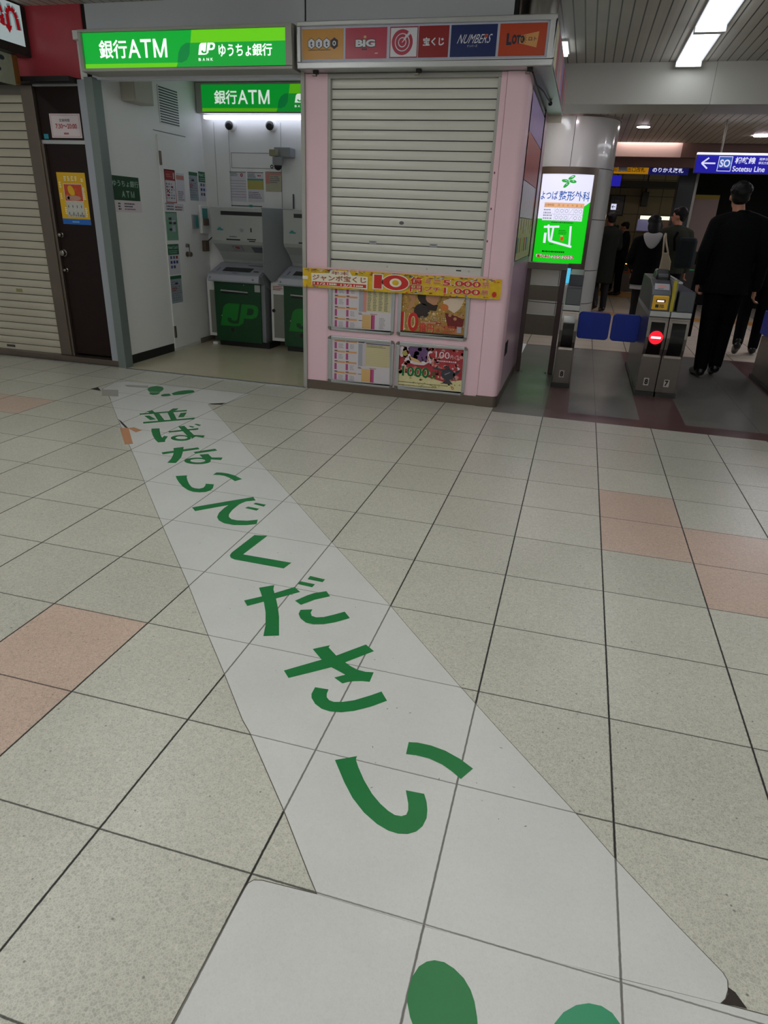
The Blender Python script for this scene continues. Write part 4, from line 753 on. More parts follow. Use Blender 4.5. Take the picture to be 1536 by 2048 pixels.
# left wall of the recess: door, louvre, box, notices
Lx = -4.2985
dd = thing('door_2', (Lx, 4.4, 0), kind='structure')
b = MB(); b.box(-4.30, -4.288, 4.145, 4.655, .03, 2.015, m_white); b.build('door_leaf', dd, bevel=0.002)
for z in (1.82, .20):
    b = MB(); b.box(-4.29, -4.276, 4.142, 4.170, z - .06, z + .06, m_steelb); b.build('hinge', dd, bevel=0.002)
b = MB(); b.lathe((-4.288, 4.508, 1.036), (1, 0, 0), [(0, .02), (.02, .018), (.026, .01)], m_steel, 18); b.build('lock_cylinder', dd, smooth=True)
b = MB(); b.lathe((-4.288, 4.505, .952), (1, 0, 0), [(0, .026), (.012, .026), (.014, .012), (.03, .012), (.04, .026), (.055, .022)], m_steelb, 20); b.build('door_knob', dd, smooth=True)
b = MB(); b.box(-4.288, -4.284, 4.555, 4.562, .93, 1.05, m_ln); b.build('latch_slot', dd)
lv = thing('vent_louvre', (-4.3, 4.39, 2.12), 'dark slatted air vent high on the recess left wall', 'vent')
b = MB(); b.box(-4.30, -4.293, 4.225, 4.565, 2.115, 2.43, m_white); b.build('vent_frame', lv)
b = MB()
for k in range(14): b.box(-4.294, -4.291, 4.235, 4.555, 2.125 + k * .0218, 2.125 + k * .0218 + .0115, m_ln)
b.build('slat', lv)
b = MB(); b.box(-4.30, -4.296, 4.10, 4.66, 2.045, 2.05, m_ln); S('trim_15', b)
jb = thing('junction_box', (-4.24, 3.85, 2.22), 'beige metal box mounted high on the white recess wall', 'box')
b = MB(); b.box(-4.30, -4.17, 3.66, 3.95, 2.215, 2.46, M('beige painted metal', '#b3afa3', 0.45)); b.build('box_body', jb, bevel=0.004)
b = MB(); b.box(-4.17, -4.166, 3.67, 3.94, 2.225, 2.45, M('beige painted metal')); b.build('box_lid', jb, bevel=0.002)
m_sgn = M('dark green plate', '#0b3d1e', 0.45); m_sgt = M('pale green lettering', '#9fbfae', 0.5)
b = Print((Lx, 3.39, 1.432), (0, 1, 0)); b.base(0, -.0, .40, .195, m_sgn, 0.002)
b.text('ゆうちょ銀行', .012, .11, .375, .052, m_sgt, 2, .01); b.text('A', .13, .025, .045, .052, m_sgt, 2, .01); b.text('T', .195, .025, .045, .052, m_sgt, 2, .01); letter_m(b, .262, .025, .05, .052, .006, m_sgt, 2)
tag(b.build('bank_plate', recalc=False), 'dark green bank plate on the white recess wall', 'sign')
b = Print((Lx, 3.40, 1.335), (0, 1, 0)); b.base(0, 0, .40, .094, m_paper, 0.001)
for k in range(3): b.rows(.05, .062 - k * .022, .09, .078 - k * .022, 1, m_ktx, 2, .8, .2, k); b.rows(.14, .062 - k * .022, .30, .078 - k * .022, 1, m_ktx if k < 2 else M('plum print', '#7c5a74', 0.5), 2, .7, .35, k)
tag(b.build('hours_notice', recalc=False), 'small white hours notice under the dark green bank plate', 'notice')
m_redn = M('dull red print', '#9c2f30', 0.5)
def redn(b):
    b.rect(0, .20, .19, .295, m_redn); b.frame(0, 0, .19, .295, .008, m_redn); b.rect(.15, .215, .175, .27, m_pwh, 2); b.rows(.03, .225, .13, .26, 2, m_pk, 2, seed=3)
    b.rows(.02, .03, .17, .18, 6, m_ktx, 2, seed=12, gap=2.2); b.rows(.03, .05, .16, .16, 3, m_redn, 3, seed=15, gap=4)
note('notice', (-4.2865, 4.20, 1.435), (0, 1, 0), .19, .295, 'white notice framed in red, top left of the recess door', redn)
def pinkn(b): b.rect(0, .20, .145, .24, m_pk); b.rows(.02, .01, .13, .10, 5, m_lil, 2, seed=12)
note('notice', (-4.2865, 4.405, 1.45), (0, 1, 0), .15, .26, 'pale notice with a pink heading beside the red framed one', pinkn)
def papn(b): b.rect(0, .06, .16, .066, m_ktx); b.rows(.02, .0, .15, .05, 2, m_ktx, 2, seed=22); b.rows(.17, .0, .32, .045, 2, m_redn, 2, seed=23)
note('notice', (-4.2865, 4.175, 1.365), (0, 1, 0), .33, .066, 'narrow notice strip under the red framed notice', papn)
m_mint = M('mint print', '#6f9a83', 0.5)
def greenn(b):
    b.rect(0, .255, .20, .262, m_gr)
    for k in range(4): b.line([(0, .235 - k * .012), (.19, .25 - k * .014)], .004, m_pwh, 2)
    for (a, c) in ((.05, .19), (.05, .15), (.13, .15), (.05, .09)): b.rect(a, c, a + .05, c + .022, m_ktx, 2)
    b.rect(.10, .08, .16, .14, m_pwh, 2); b.rect(.10, .165, .17, .19, m_pwh, 2)
note('notice', (-4.2865, 4.162, 1.09), (0, 1, 0), .205, .262, 'mint green notice in the middle of the recess door column', greenn, m_mint)
def needc(b, w=.20, h=.29):
    b.rect(0, h - .10, w, h, m_gr); b.text('Need Cash?', .008, h - .045, w - .02, .032, M('pale mint', '#8fb09f', 0.5), 2, .03); b.rows(.02, h - .09, w - .02, h - .055, 2, M('pale mint'), 2, seed=6)
    cols = ['#3a5a80', '#5a6a78', '#8a3030', '#3a3a70', '#22408a', '#2a4a80', '#4a5a90', '#404858']
    for k, c in enumerate(cols):
        i, j = k % 3, k // 3; a = .03 + i * .052; z = h - .14 - j * .045; b.rect(a, z, a + .036, z + .028, M('card mark %d' % k, c, 0.5), 2)
def needb(b): needc(b, .21, .285)
note('notice', (-4.2865, 4.150, .765), (0, 1, 0), .205, .290, 'lower green headed card notice on the recess door', needc)
note('notice', (Lx, 4.862, 1.468), (0, 1, 0), .21, .285, 'upper green headed card notice beside the recess corner', needb)
def feen(b, w=.205, h=.268):
    b.rect(0, h - .032, w, h, m_gr); b.rows(.01, .02, w - .01, h - .05, 9, m_lil, 2, seed=31, gap=1.5); b.rect(.08, h - .085, .13, h - .068, m_ktx, 3); b.rows(.02, h - .15, .12, h - .11, 2, m_redn, 3, seed=5)
note('notice', (-4.2865, 4.150, .485), (0, 1, 0), .205, .268, 'bottom fee notice in the recess door column', feen, M('bluish sheet', '#8f9ba3', 0.5))
note('notice', (Lx, 4.637, 1.470), (0, 1, 0), .207, .268, 'upper fee notice between the door and the corner notices', feen, M('bluish sheet'))
ic = thing('intercom', (-4.29, 4.71, 1.20), 'grey intercom with a teal screen on the recess left wall', 'intercom')
b = MB(); b.box(-4.30, -4.275, 4.65, 4.77, 1.20, 1.335, m_g2); b.build('case', ic, bevel=0.005)
b = MB(); b.box(-4.275, -4.272, 4.70, 4.76, 1.215, 1.325, m_tealp); b.build('screen', ic)
dp = thing('wall_phone', (-4.29, 4.89, .93), 'wall telephone set and holder hanging on the recess left wall', 'telephone')
b = MB(); b.box(-4.30, -4.27, 4.82, 4.96, 1.15, 1.43, m_white); b.build('holder', dp, bevel=0.006)
b = MB(); b.box(-4.27, -4.262, 4.845, 4.94, 1.30, 1.40, m_tealp); b.build('card', dp)
b = MB(); b.box(-4.30, -4.26, 4.85, 4.93, .97, 1.08, M('brown fitting', '#5a4638', 0.4)); b.tube([(-4.27, 4.92, 1.07), (-4.23, 4.97, 1.12), (-4.21, 4.99, 1.12)], .007, m_ln, 6); b.build('bracket', dp, smooth=True)
b = MB(); b.box(-4.28, -4.24, 4.85, 4.93, 1.23, 1.30, M('brown fitting')); b.build('receiver', dp, bevel=0.008)
# ================================================================ PINK TICKET BOOTH
m_lot = {}
bo = thing('ticket_booth', (-1.6, 4.2, 0), 'pink lottery booth with a closed grey shutter and rounded corner', 'booth')
b = MB(); b.box(-2.418, -2.243, 3.205, 3.30, .075, 2.315, m_pinkp); b.build('jamb_panel', bo, bevel=0.002)
b = MB(); b.box(-2.243, -.945, 3.205, 3.30, .075, .995, m_pinkp); b.build('front_panel', bo, bevel=0.002)
b = MB(); b.box(-.985, -.945, 3.205, 3.30, .995, 2.315, m_pinkp); b.build('jamb_panel', bo, bevel=0.002)
def rc(x0, x1, y0, y1, r, n=8):
    return [(x0, y0)] + [(x1 - r + r * math.sin(t), y0 + r - r * math.cos(t)) for t in [PI / 2 * k / n for k in range(n + 1)]] + [(x1, y1), (x0, y1)]
b = MB(); b.prism(rc(-.942, -.788, 3.195, 3.44, .05), 'z', .088, 2.315, m_pinkp); b.build('corner_post', bo, smooth=True)
b = MB(); b.prism(rc(-.952, -.780, 3.188, 3.44, .055), 'z', 0, .088, m_steelb); b.build('corner_kick_plate', bo, smooth=True)
b = MB(); b.box(-2.418, -.952, 3.198, 3.30, 0, .075, m_steelb); b.build('plinth', bo)
b = MB(); b.box(-2.42, -.80, 3.33, 5.28, .0, 2.315, m_pinkp); b.build('body', bo)
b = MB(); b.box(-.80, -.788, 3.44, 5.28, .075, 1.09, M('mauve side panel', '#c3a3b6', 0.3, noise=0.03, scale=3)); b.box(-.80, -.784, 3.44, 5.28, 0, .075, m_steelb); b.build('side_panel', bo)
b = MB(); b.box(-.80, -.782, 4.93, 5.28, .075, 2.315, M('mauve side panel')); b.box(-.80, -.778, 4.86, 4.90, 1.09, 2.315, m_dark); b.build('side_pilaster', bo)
b = MB(); b.box(-.788, -.786, 3.50, 3.70, .36, .47, m_dark); b.build('side_vent', bo)
b = MB(); b.box(-.80, -.784, 3.44, 4.86, 1.075, 1.10, m_alu); b.box(-.80, -.784, 3.44, 4.86, 2.27, 2.30, m_alu); b.box(-.80, -.784, 4.62, 4.64, 1.1, 2.27, m_alu); b.build('window_frame', bo)
# shutter of the booth
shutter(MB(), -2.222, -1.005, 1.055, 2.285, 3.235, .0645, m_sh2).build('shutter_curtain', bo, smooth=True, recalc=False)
b = MB(); b.box(-2.222, -1.005, 3.23, 3.25, .985, 1.052, m_sh2); b.build('shutter_bottom_bar', bo, bevel=0.003)
b = MB(); b.box(-2.243, -2.222, 3.208, 3.26, .985, 2.285, m_alud); b.build('guide_rail', bo, bevel=0.002)
b = MB(); b.box(-1.005, -.985, 3.208, 3.26, .985, 2.285, m_alud); b.build('guide_rail', bo, bevel=0.002)
b = MB(); b.box(-2.243, -.985, 3.205, 3.26, 2.285, 2.315, m_alud); b.build('shutter_header', bo, bevel=0.002)
b = Print((0, 3.2335, 0)); b.disc(-1.65, 1.345, .020, .013, M('lock grey', '#5e5f5e', 0.4), 1, 8); b.build('shutter_lock', bo, recalc=False)
for x in (-1.905, -1.42): b = Print((0, 3.2335, 0)); b.rect(x, 1.185, x + .06, 1.207, m_pwh, 1); b.frame(x, 1.185, x + .06, 1.207, .0015, m_seam, 2); b.rect(x + .006, 1.197, x + .052, 1.202, m_seam, 2); b.build('shutter_label', bo, recalc=False)
b = Print((0, 3.2285, 0)); b.rect(-1.20, 1.022, -1.16, 1.031, m_dkp, 1)
for x in (-1.75, -1.43, -1.10): b.ring(x, 1.025, .004, .006, m_seam, 1, 12)
b.build('bottom_bar_mark', bo, recalc=False)
b = Print((0, 3.2045, 0))
for (x, z) in ((-.972, 1.70), (-.972, 1.465), (-.978, 1.245)): b.disc(x, z, .006, .009, M('plum chip', '#7a4a5c', 0.6), 1, 8)
b.build('paint_chip', bo, recalc=False)
# window posters along the side, seen at a grazing angle
m_rp = M('brick red poster', '#b2483a', 0.35, noise=0.2, scale=20); m_wp = M('white poster paper', '#d8d0da', 0.35, noise=0.08, scale=20); m_cp = M('cream poster paper', '#c8bd92', 0.4, noise=0.2, scale=24); m_lp = M('lilac poster', '#a088c0', 0.4, noise=0.3, scale=20); m_gp = M('lime poster', '#8fc35a', 0.4, noise=0.2, scale=20)
def sposter(y0, y1, z0, z1, m, label, fn=None):
    b = Print((-.7835, 0, 0), (0, 1, 0)); b.rect(y0, z0, y1, z1, m, 0, 1); vs = None
    if fn: fn(b)
    tag(b.build('window_poster', recalc=False), label, 'poster')
sposter(3.47, 4.84, 2.00, 2.25, m_lp, 'lilac poster strip at the top of the booth side window')
def f1(b):
    for k in range(9): b.line([(3.55 + k * .14, 1.70), (3.62 + k * .14, 1.98)], .012, m_pk, 1)
sposter(3.47, 4.84, 1.68, 1.995, m_rp, 'brick red poster band in the booth side window', f1)
def f2(b):
    for k in range(6): b.rect(3.6 + k * .2, 1.44, 3.606 + k * .2, 1.67, m_redn, 1)
    b.rect(4.72, 1.36, 4.84, 1.68, m_rp, 1)
sposter(3.47, 4.84, 1.42, 1.675, m_wp, 'white winning number sheets in the booth side window', f2)
def f3(b):
    for k in range(10): b.rect(3.52 + k * .12, 1.30 + (k % 3) * .03, 3.57 + k * .12, 1.41, m_rp if k % 2 else m_wp, 1)
    for k in range(6): b.rect(3.50 + k * .2, 1.16, 3.60 + k * .2, 1.27, [m_tealp, m_rp, m_gp, m_org, m_blue, m_gp][k], 1)
sposter(3.47, 4.84, 1.105, 1.415, m_cp, 'cream and many coloured ticket sheets low in the booth side window', f3)

# poster frames on the front
def snap(x0, x1, z0, z1, label, fn):
    t = thing('framed_poster', ((x0 + x1) / 2, 3.20, z0), label, 'poster', 'aluminium framed posters on the booth front')
    w = .026
    b = MB()
    for (a0, a1, c0, c1) in ((x0 + w, x1 - w, z0, z0 + w), (x0 + w, x1 - w, z1 - w, z1), (x0, x0 + w, z0 + w, z1 - w), (x1 - w, x1, z0 + w, z1 - w)): b.box(a0, a1, 3.186, 3.204, c0, c1, m_alu)
    b.build('frame', t, bevel=0.006)
    for cx, cz, sx, sz in ((x0, z0, 1, 1), (x1, z0, -1, 1), (x0, z1, 1, -1), (x1, z1, -1, -1)):
        pts = [(cx + sx * w, cz), (cx + sx * w, cz + sz * w), (cx, cz + sz * w)] + [(cx + sx * (w - w * math.cos(a)), cz + sz * (w - w * math.sin(a))) for a in [PI / 2 * k / 6 for k in range(1, 6)]]
        b = MB(); b.prism(pts, 'y', 3.184, 3.204, m_steel); b.build('corner_cap', t)
    b = Print((x0 + w - .004, 3.199, z0 + w - .004)); W = x1 - x0 - 2 * w + .008; H = z1 - z0 - 2 * w + .008
    b.base(0, 0, W, H, M('poster paper', '#cfc9d0', 0.4), .002); fn(b, W, H); b.build('poster_print', t, recalc=False)
    return t
m_mag = M('magenta bar', '#b04a86', 0.5); m_orl = M('orange band', '#d49a68', 0.5); m_grid = M('grey grid print', '#8d8a92', 0.5); m_crt = M('cream table', '#cbbf95', 0.5); m_ora = M('orange table', '#d8b070', 0.5); m_sal = M('salmon table', '#cf8f88', 0.5); m_grt = M('green grey figures', '#6f7560', 0.5)
def results(rows_, off, full):
    def fn(b, W, H):
        for k in range(rows_):
            z = H * (1 - (k + 1) / rows_) + off * H
            for c in (0, 1):
                a = W * (.065 + c * .19)
                b.rect(a, z + H * .02, a + W * .038, z + H * .17, m_mag, 1)
                b.rect(a, z + H * .185, a + W * .18, z + H * .225, m_orl, 1); b.rect(a, z + H * .215, a + W * .05, z + H * .235, m_ktx, 2)
                if (k + c) % 3 != 2: b.rows(a + W * .07, z + H * .03, a + W * .15, z + H * .15, 4, m_grid, 1, seed=k * 3 + c)
        b.rect(W * .46, H * .40, W * .53, H * .93, M('grey blue column', '#a3a3b0', 0.5), 1); b.rect(W * .53, H * .40, W * .585, H * .93, m_sal if full else M('pale column', '#c4bcc0', 0.5), 1)
        b.rect(W * .585, H * .42, W * .97, H * .93, m_crt, 1)
        if full:
            for k in range(4): b.rows(W * (.60 + k * .09), H * .44, W * (.665 + k * .09), H * .92, 14, m_grt, 2, seed=k, gap=.2)
        else:
            for k in range(11): b.rect(W * .585, H * (.44 + k * .042), W * .97, H * (.443 + k * .042), m_grid, 2)
            b.rows(W * .60, H * .86, W * .93, H * .92, 2, m_grt, 3, seed=4)
            b.rect(W * .585, H * .935, W * .97, H * .955, M('navy band', '#3b3f7a', 0.5), 2); b.rect(W * .46, H * .95, W * .56, H * .97, m_ktx, 2)
        b.rect(W * .52, H * .03, W * .66, H * .345, m_ora, 1); b.rect(W * .665, H * .03, W * .685, H * .345, m_redn, 1); b.rect(W * .685, H * .03, W * .725, H * .345, m_mag, 1)
        b.rows(W * .46, H * .355, W * .53, H * .385, 1, m_ktx, 2, seed=1); b.rows(W * .65, H * .35, W * .80, H * .38, 1, m_redn, 2, seed=1)
        for k in range(1, 8): b.rect(W * .53, H * (.03 + k * .04), W * .66, H * (.033 + k * .04), m_grid, 2)
        for z in (.34, .20): b.rect(W * .46, H * z, W * .52, H * (z + .012), m_ktx, 2)
        if full: b.rows(W * .80, H * .05, W * .9, H * .3, 8, m_grid, 2, seed=9)
    return fn
snap(-2.229, -1.664, .508, .905, 'upper left poster frame on the booth with full winning number tables', results(4, .0, True))
snap(-2.229, -1.655, .070, .463, 'lower left poster frame on the booth with a nearly empty number table', results(4, .0, False))
m_gold = M('mottled gold print', '#a8823e', 0.4, noise=0.7, scale=30); m_skin = M('skin tone print', '#b98663', 0.5, noise=0.2, scale=12); m_hair = M('dark hair print', '#2a1c18', 0.5); m_rd = M('poster red', '#c8261f', 0.45); m_crm2 = M('cream outline', '#e3d3a6', 0.45); m_rob = M('dark red robe print', '#6e1a18', 0.5, noise=0.4, scale=40); m_ivory = M('ivory robe print', '#d8c3ae', 0.5, noise=0.15, scale=16)
m_brz0 = M('bronze fleck', '#6e4a20', 0.5)
def jumbo(b, W, H):
    b.rect(0, 0, W, H, m_gold, 1); b.rect(0, 0, W, H * .06, M('umber foot', '#3b2a1c', 0.5), 2)
    r_ = random.Random(4)
    for k in range(260): b.disc(W * r_.uniform(.02, .98), H * r_.uniform(.1, .98), r_.uniform(.002, .010), r_.uniform(.002, .008), r_.choice([m_crm2, m_gold, m_ora, m_brz0, m_hair]), 1.5, 7)
    b.poly([(W * .04, H), (W * .24, H), (W * .20, H * .62), (W * .10, H * .48), (W * .16, H * .75)], m_skin, 2)
    b.disc(W * .33, H * .52, W * .12, H * .16, M('dark fur print', '#2e2424', 0.6, noise=0.3, scale=20), 2)
    b.disc(W * .40, H * .86, W * .15, H * .22, m_hair, 2); b.poly([(W * .38, H), (W * .38, H * .78), (W * .46, H * .60), (W * .55, H * .66), (W * .58, H * .85), (W * .57, H)], m_skin, 3)
    b.poly([(W * .38, H * .74), (W * .43, H * .54), (W * .55, H * .54), (W * .57, H * .68), (W * .50, H * .66)], m_hair, 4)
    b.disc(W * .74, H * .88, W * .045, H * .06, m_skin, 3); b.disc(W * .74, H * .92, W * .06, H * .05, m_hair, 2)
    b.poly([(W * .64, H * .76), (W * .74, H * .83), (W * .97, H * .86), (W * .90, H * .62), (W * .82, H * .52), (W * .72, H * .60)], m_ivory, 4)
    b.disc(W * .67, H * .63, W * .06, H * .07, M('orange toy print', '#c9702c', 0.5), 5)
    b.poly([(W * .68, H * .52), (W * .86, H * .46), (W * .97, H * .40), (W * .96, H * .18), (W * .74, H * .20)], m_rob, 4)
    for (u, v) in ((.76, .47), (.84, .40), (.93, .47)): b.disc(W * u, H * v, W * .025, H * .035, m_skin, 5, 12)
    for (dx, m, L, bo_) in ((0, m_crm2, 6, .05), (0, m_rd, 7, .025)):
        b.text('10', W * .01, H * .06, W * .28, H * .42, m, L, bo_); b.text('億円', W * .30, H * .065, W * .23, H * .19, m, L, bo_ * .8)
        b.text('ミニ 5000万円', W * .54, H * .155, W * .31, H * .085, m, L, bo_ * .5); b.text('プチ 1000万円', W * .54, H * .065, W * .31, H * .08, m, L, bo_ * .5)
    b.text('ジャンボ宝くじ', W * .31, H * .32, W * .37, H * .10, m_crm2, 6, .04); b.text('ジャンボ宝くじ', W * .31, H * .32, W * .37, H * .10, M('bronze lettering', '#6e4a26', 0.5), 7, 0)
    b.text('年末', W * .42, H * .43, W * .13, H * .075, m_crm2, 6, .02)
    b.rect(W * .31, H * .265, W * .64, H * .295, M('pink bar', '#b83a58', 0.5), 6); b.rows(W * .32, H * .268, W * .63, H * .292, 1, m_crm2, 7, .6, .3, 4)
    b.rect(W * .875, H * .09, W * .955, H * .24, m_pk, 6); b.rect(W * .885, H * .105, W * .945, H * .225, m_pwh, 7)
snap(-1.640, -1.066, .508, .905, 'upper right poster frame on the booth with a gold jumbo lottery poster', jumbo)
m_neb = M('crimson nebula print', '#a8323c', 0.4, noise=0.65, scale=12); m_cream = M('pale yellow print', '#d9d0a0', 0.45, noise=0.15, scale=14); m_wcl = M('white cloud print', '#dccfd8', 0.45, noise=0.25, scale=18); m_pur = M('purple print', '#6a4a78', 0.45, noise=0.5, scale=25); m_grn = M('bright green lettering', '#0c6b34', 0.4); m_lamp = M('gunmetal lamp print', '#3b3c46', 0.35); m_lampd = M('lamp sheen print', '#8d8f9a', 0.3)
def lampp(b, W, H):
    b.rect(0, 0, W, H, m_neb, 1)
    b.poly([(0, 0), (W, 0), (W, H * .30), (W * .7, H * .22), (W * .45, H * .30), (W * .2, H * .34), (0, H * .42)], m_cream, 2)
    b.poly([(0, H * .78), (W * .10, H * .62), (W * .25, H * .56), (W * .40, H * .56), (W * .50, H * .66), (W * .52, H * .9), (W * .46, H), (W * .08, H), (0, H * .95)], m_wcl, 2)
    r_ = random.Random(11)
    for k in range(170):
        u, v = r_.random(), r_.uniform(.30, 1) ; m_ = r_.choice([m_neb, m_wcl, m_pk, m_sal, m_neb, m_redn]); q = r_.uniform(.006, .022)
        if .54 < u and v > .62 and m_ in (m_wcl,): continue
        b.disc(W * (.03 + .94 * u), H * (.02 + v * .95), q, q * .8, m_, 2 if k % 2 else 3, 9)
    for k in range(60): b.disc(W * r_.uniform(.02, .98), H * r_.uniform(.03, .33), r_.uniform(.004, .014), .006, r_.choice([m_cream, m_yn, m_crm2]), 3, 8)
    b.poly([(W * .14, H * .92), (W * .20, H * .72), (W * .32, H * .64), (W * .44, H * .66), (W * .46, H), (W * .2, H)], m_pur, 3)
    b.poly([(W * .18, H * .74), (W * .30, H * .68), (W * .38, H * .60), (W * .28, H * .62), (W * .2, H * .66)], m_ora, 4)
    b.disc(W * .10, H * .80, W * .04, H * .06, m_yn, 4)
    b.text('100', W * .57, H * .76, W * .21, H * .15, m_wcl, 5, .0); b.text('円くじ', W * .79, H * .76, W * .15, H * .075, m_wcl, 5)
    b.rows(W * .60, H * .67, W * .97, H * .72, 1, m_wcl, 5, .6, .5, 3)
    b.text('1000', W * .07, H * .27, W * .42, H * .24, m_crm2, 5, .05); b.text('1000', W * .07, H * .27, W * .42, H * .24, m_grn, 6, .025)
    b.text('万', W * .52, H * .35, W * .07, H * .085, m_grn, 6, .02); b.text('円', W * .52, H * .26, W * .07, H * .08, m_grn, 6, .02)
    b.disc(W * .775, H * .40, W * .105, H * .13, m_lamp, 5); b.poly([(W * .69, H * .47), (W * .62, H * .48), (W * .52, H * .52), (W * .60, H * .54), (W * .72, H * .50)], m_lamp, 5)
    b.poly([(W * .85, H * .42), (W * .90, H * .50), (W * .97, H * .54), (W * .92, H * .44), (W * .86, H * .36)], m_lamp, 5)
    b.poly([(W * .75, H * .28), (W * .80, H * .28), (W * .86, H * .18), (W * .69, H * .18)], m_lamp, 5); b.poly([(W * .755, H * .52), (W * .79, H * .52), (W * .775, H * .63)], m_lamp, 5)
    b.poly([(W * .72, H * .40), (W * .80, H * .46), (W * .81, H * .45), (W * .73, H * .38)], m_lampd, 6)
    for k in range(2): b.rows(W * .02, H * (.115 - k * .07), W * .8, H * (.14 - k * .07), 1, m_ktx, 3, .6, .4, k + 2)
    b.rect(0, H * .0, W, H * .028, m_wcl, 4); b.ring(W * .86, H * .09, .006, .011, m_org, 4, 14)
snap(-1.640, -1.050, .070, .463, 'lower right poster frame on the booth with a red lamp poster', lampp)

# yellow banner across
bn = thing('banner', (-1.64, 3.17, .84), 'yellow jumbo lottery banner strip taped across the booth under the shutter', 'banner')
m_bnr = M('mottled yellow banner', '#dcb41c', 0.35, noise=0.28, scale=26); m_bt = M('orange gold speckle', '#a8662a', 0.5, noise=0.6, scale=60)
b = MB(); n = 24; vs = []
for i in range(n + 1):
    x = -2.437 + 1.602 * i / n; y = 3.165 + .004 * math.sin(i * 1.1)
    for z in (.840, .985): vs += [(x, y, z), (x, y + .002, z)]
fs = []
for i in range(n): a = i * 4; fs += [(a, a + 4, a + 6, a + 2), (a + 1, a + 3, a + 7, a + 5), (a + 2, a + 6, a + 7, a + 3), (a, a + 1, a + 5, a + 4)]
b.add(vs, fs, m_bnr); b.build('banner_sheet', bn, smooth=True)
b = Print((-2.437, 3.1600, .840)); W, H = 1.602, .145
rnd = random.Random(5)
for k in range(150):
    x = rnd.uniform(.01, W - .02); z = rnd.choice([rnd.uniform(H * .84, H * .98)] * 5 + [rnd.uniform(.003, H * .10)]); b.disc(x, z, rnd.uniform(.004, .016), rnd.uniform(.002, .005), rnd.choice([m_bt, m_bt, m_bt, m_rd, m_tealp, m_wcl, m_blue, m_gp]), 0, 8)
m_wo = M('white outline', '#e9e3d0', 0.4)
b.poly([(.078, .02), (.075, .108), (.23, .115), (.24, .138), (.40, .136), (.42, .108), (.553, .105), (.55, .010)], m_wo, 1)
b.rect(.085, .020, .540, .046, m_rd, 2); b.text('11/21', .095, .025, .125, .016, m_wo, 3, .03); b.rows(.228, .024, .31, .042, 1, m_wo, 3, .8, .2, 3); b.text('12/21', .325, .024, .12, .016, m_wo, 3, .03); b.rows(.455, .024, .53, .038, 1, m_wo, 3, .8, .2, 3)
m_brz = M('bronze red lettering', '#9c4a30', 0.45); b.text('ジャンボ宝くじ', .085, .056, .455, .045, m_brz, 3, .022); b.text('年末', .245, .106, .15, .028, m_brz, 3, .015)
b.rect(.592, .018, .678, .132, m_wo, 4); b.rect(.604, .024, .668, .126, m_rd, 5)
b.disc(.780, .075, .112, .062, m_wo, 4, 36); b.disc(.780, .075, .104, .055, m_rd, 5, 36); b.disc(.780, .075, .048, .032, m_wo, 6, 28); b.disc(.780, .075, .026, .020, m_bnr, 7, 24)
for (t, x, z, w, h) in (('億', .897, .072, .098, .055), ('円', .897, .018, .098, .050), ('ミニ', 1.015, .085, .125, .034), ('プチ', 1.015, .030, .125, .034), ('5.000', 1.155, .078, .293, .042), ('1.000', 1.165, .022, .283, .042), ('万円', 1.457, .080, .05, .036), ('万円', 1.457, .026, .05, .036)):
    b.text(t, x - .002, z - .002, w + .004, h + .004, m_wo, 4, .06); b.text(t, x, z, w, h, m_rd, 5, .022)
b.disc(1.555, .035, .018, .02, m_rd, 2, 10); b.rect(.0, .06, .045, .085, m_wo, 1)
b.build('banner_lettering', bn, recalc=False)

# ---------------------------------------------------------------- lottery sign box
ls = thing('lottery_sign', (-1.53, 3.9, 2.32), 'long silver framed lottery sign box with six coloured panels on top of the pink booth', 'sign')
X0, X1, Z0, Z1 = -2.418, -.648, 2.318, 2.597
b = MB(); b.box(X0, X1, 3.075, 3.40, Z0, Z1, m_alu); b.box(-.80, X1, 3.40, 5.25, Z0, Z1, m_alu); b.build('sign_box', ls, bevel=0.004)
b = MB(); w = .026
for (a0, a1, c0, c1) in ((X0, X1, Z0, Z0 + .04), (X0, X1, Z1 - .028, Z1), (X0, X0 + w, Z0 + .04, Z1 - .028), (X1 - .04, X1, Z0 + .04, Z1 - .028)): b.box(a0, a1, 3.055, 3.076, c0, c1, m_alu)
b.build('front_frame', ls, bevel=0.005)
m_pnl = M('pale sign back panel', '#b9bdd0', 0.3)
b = Print((0, 3.0745, 0)); b.rect(X0 + w, Z0 + .04, X1 - .04, Z1 - .028, m_pnl, 1); b.build('back_panel', ls, recalc=False)
m_tyel = M('toto amber', '#c58a1e', 0.3); m_tred = M('raspberry panel', '#b0304c', 0.3); m_tcr = M('deep crimson panel', '#8f1620', 0.3); m_tnv = M('navy panel', '#0f2560', 0.3); m_tor = M('orange red panel', '#b8401a', 0.3); m_twh = M('white lettering', '#d9dbe4', 0.35); m_tnav = M('dark navy lettering', '#1c2238', 0.35)
def panel(x0, x1, m, fn):
    b = Print((x0, 3.0735, 2.376)); W = x1 - x0; H = .178; b.rect(0, 0, W, H, m, 1); fn(b, W, H); b.build('colour_panel', ls, recalc=False)
def hexa(b, x, z, r, m, l): b.poly([(x + r * math.sin(k * PI / 3), z + r * 1.12 * math.cos(k * PI / 3)) for k in range(6)], m, l)
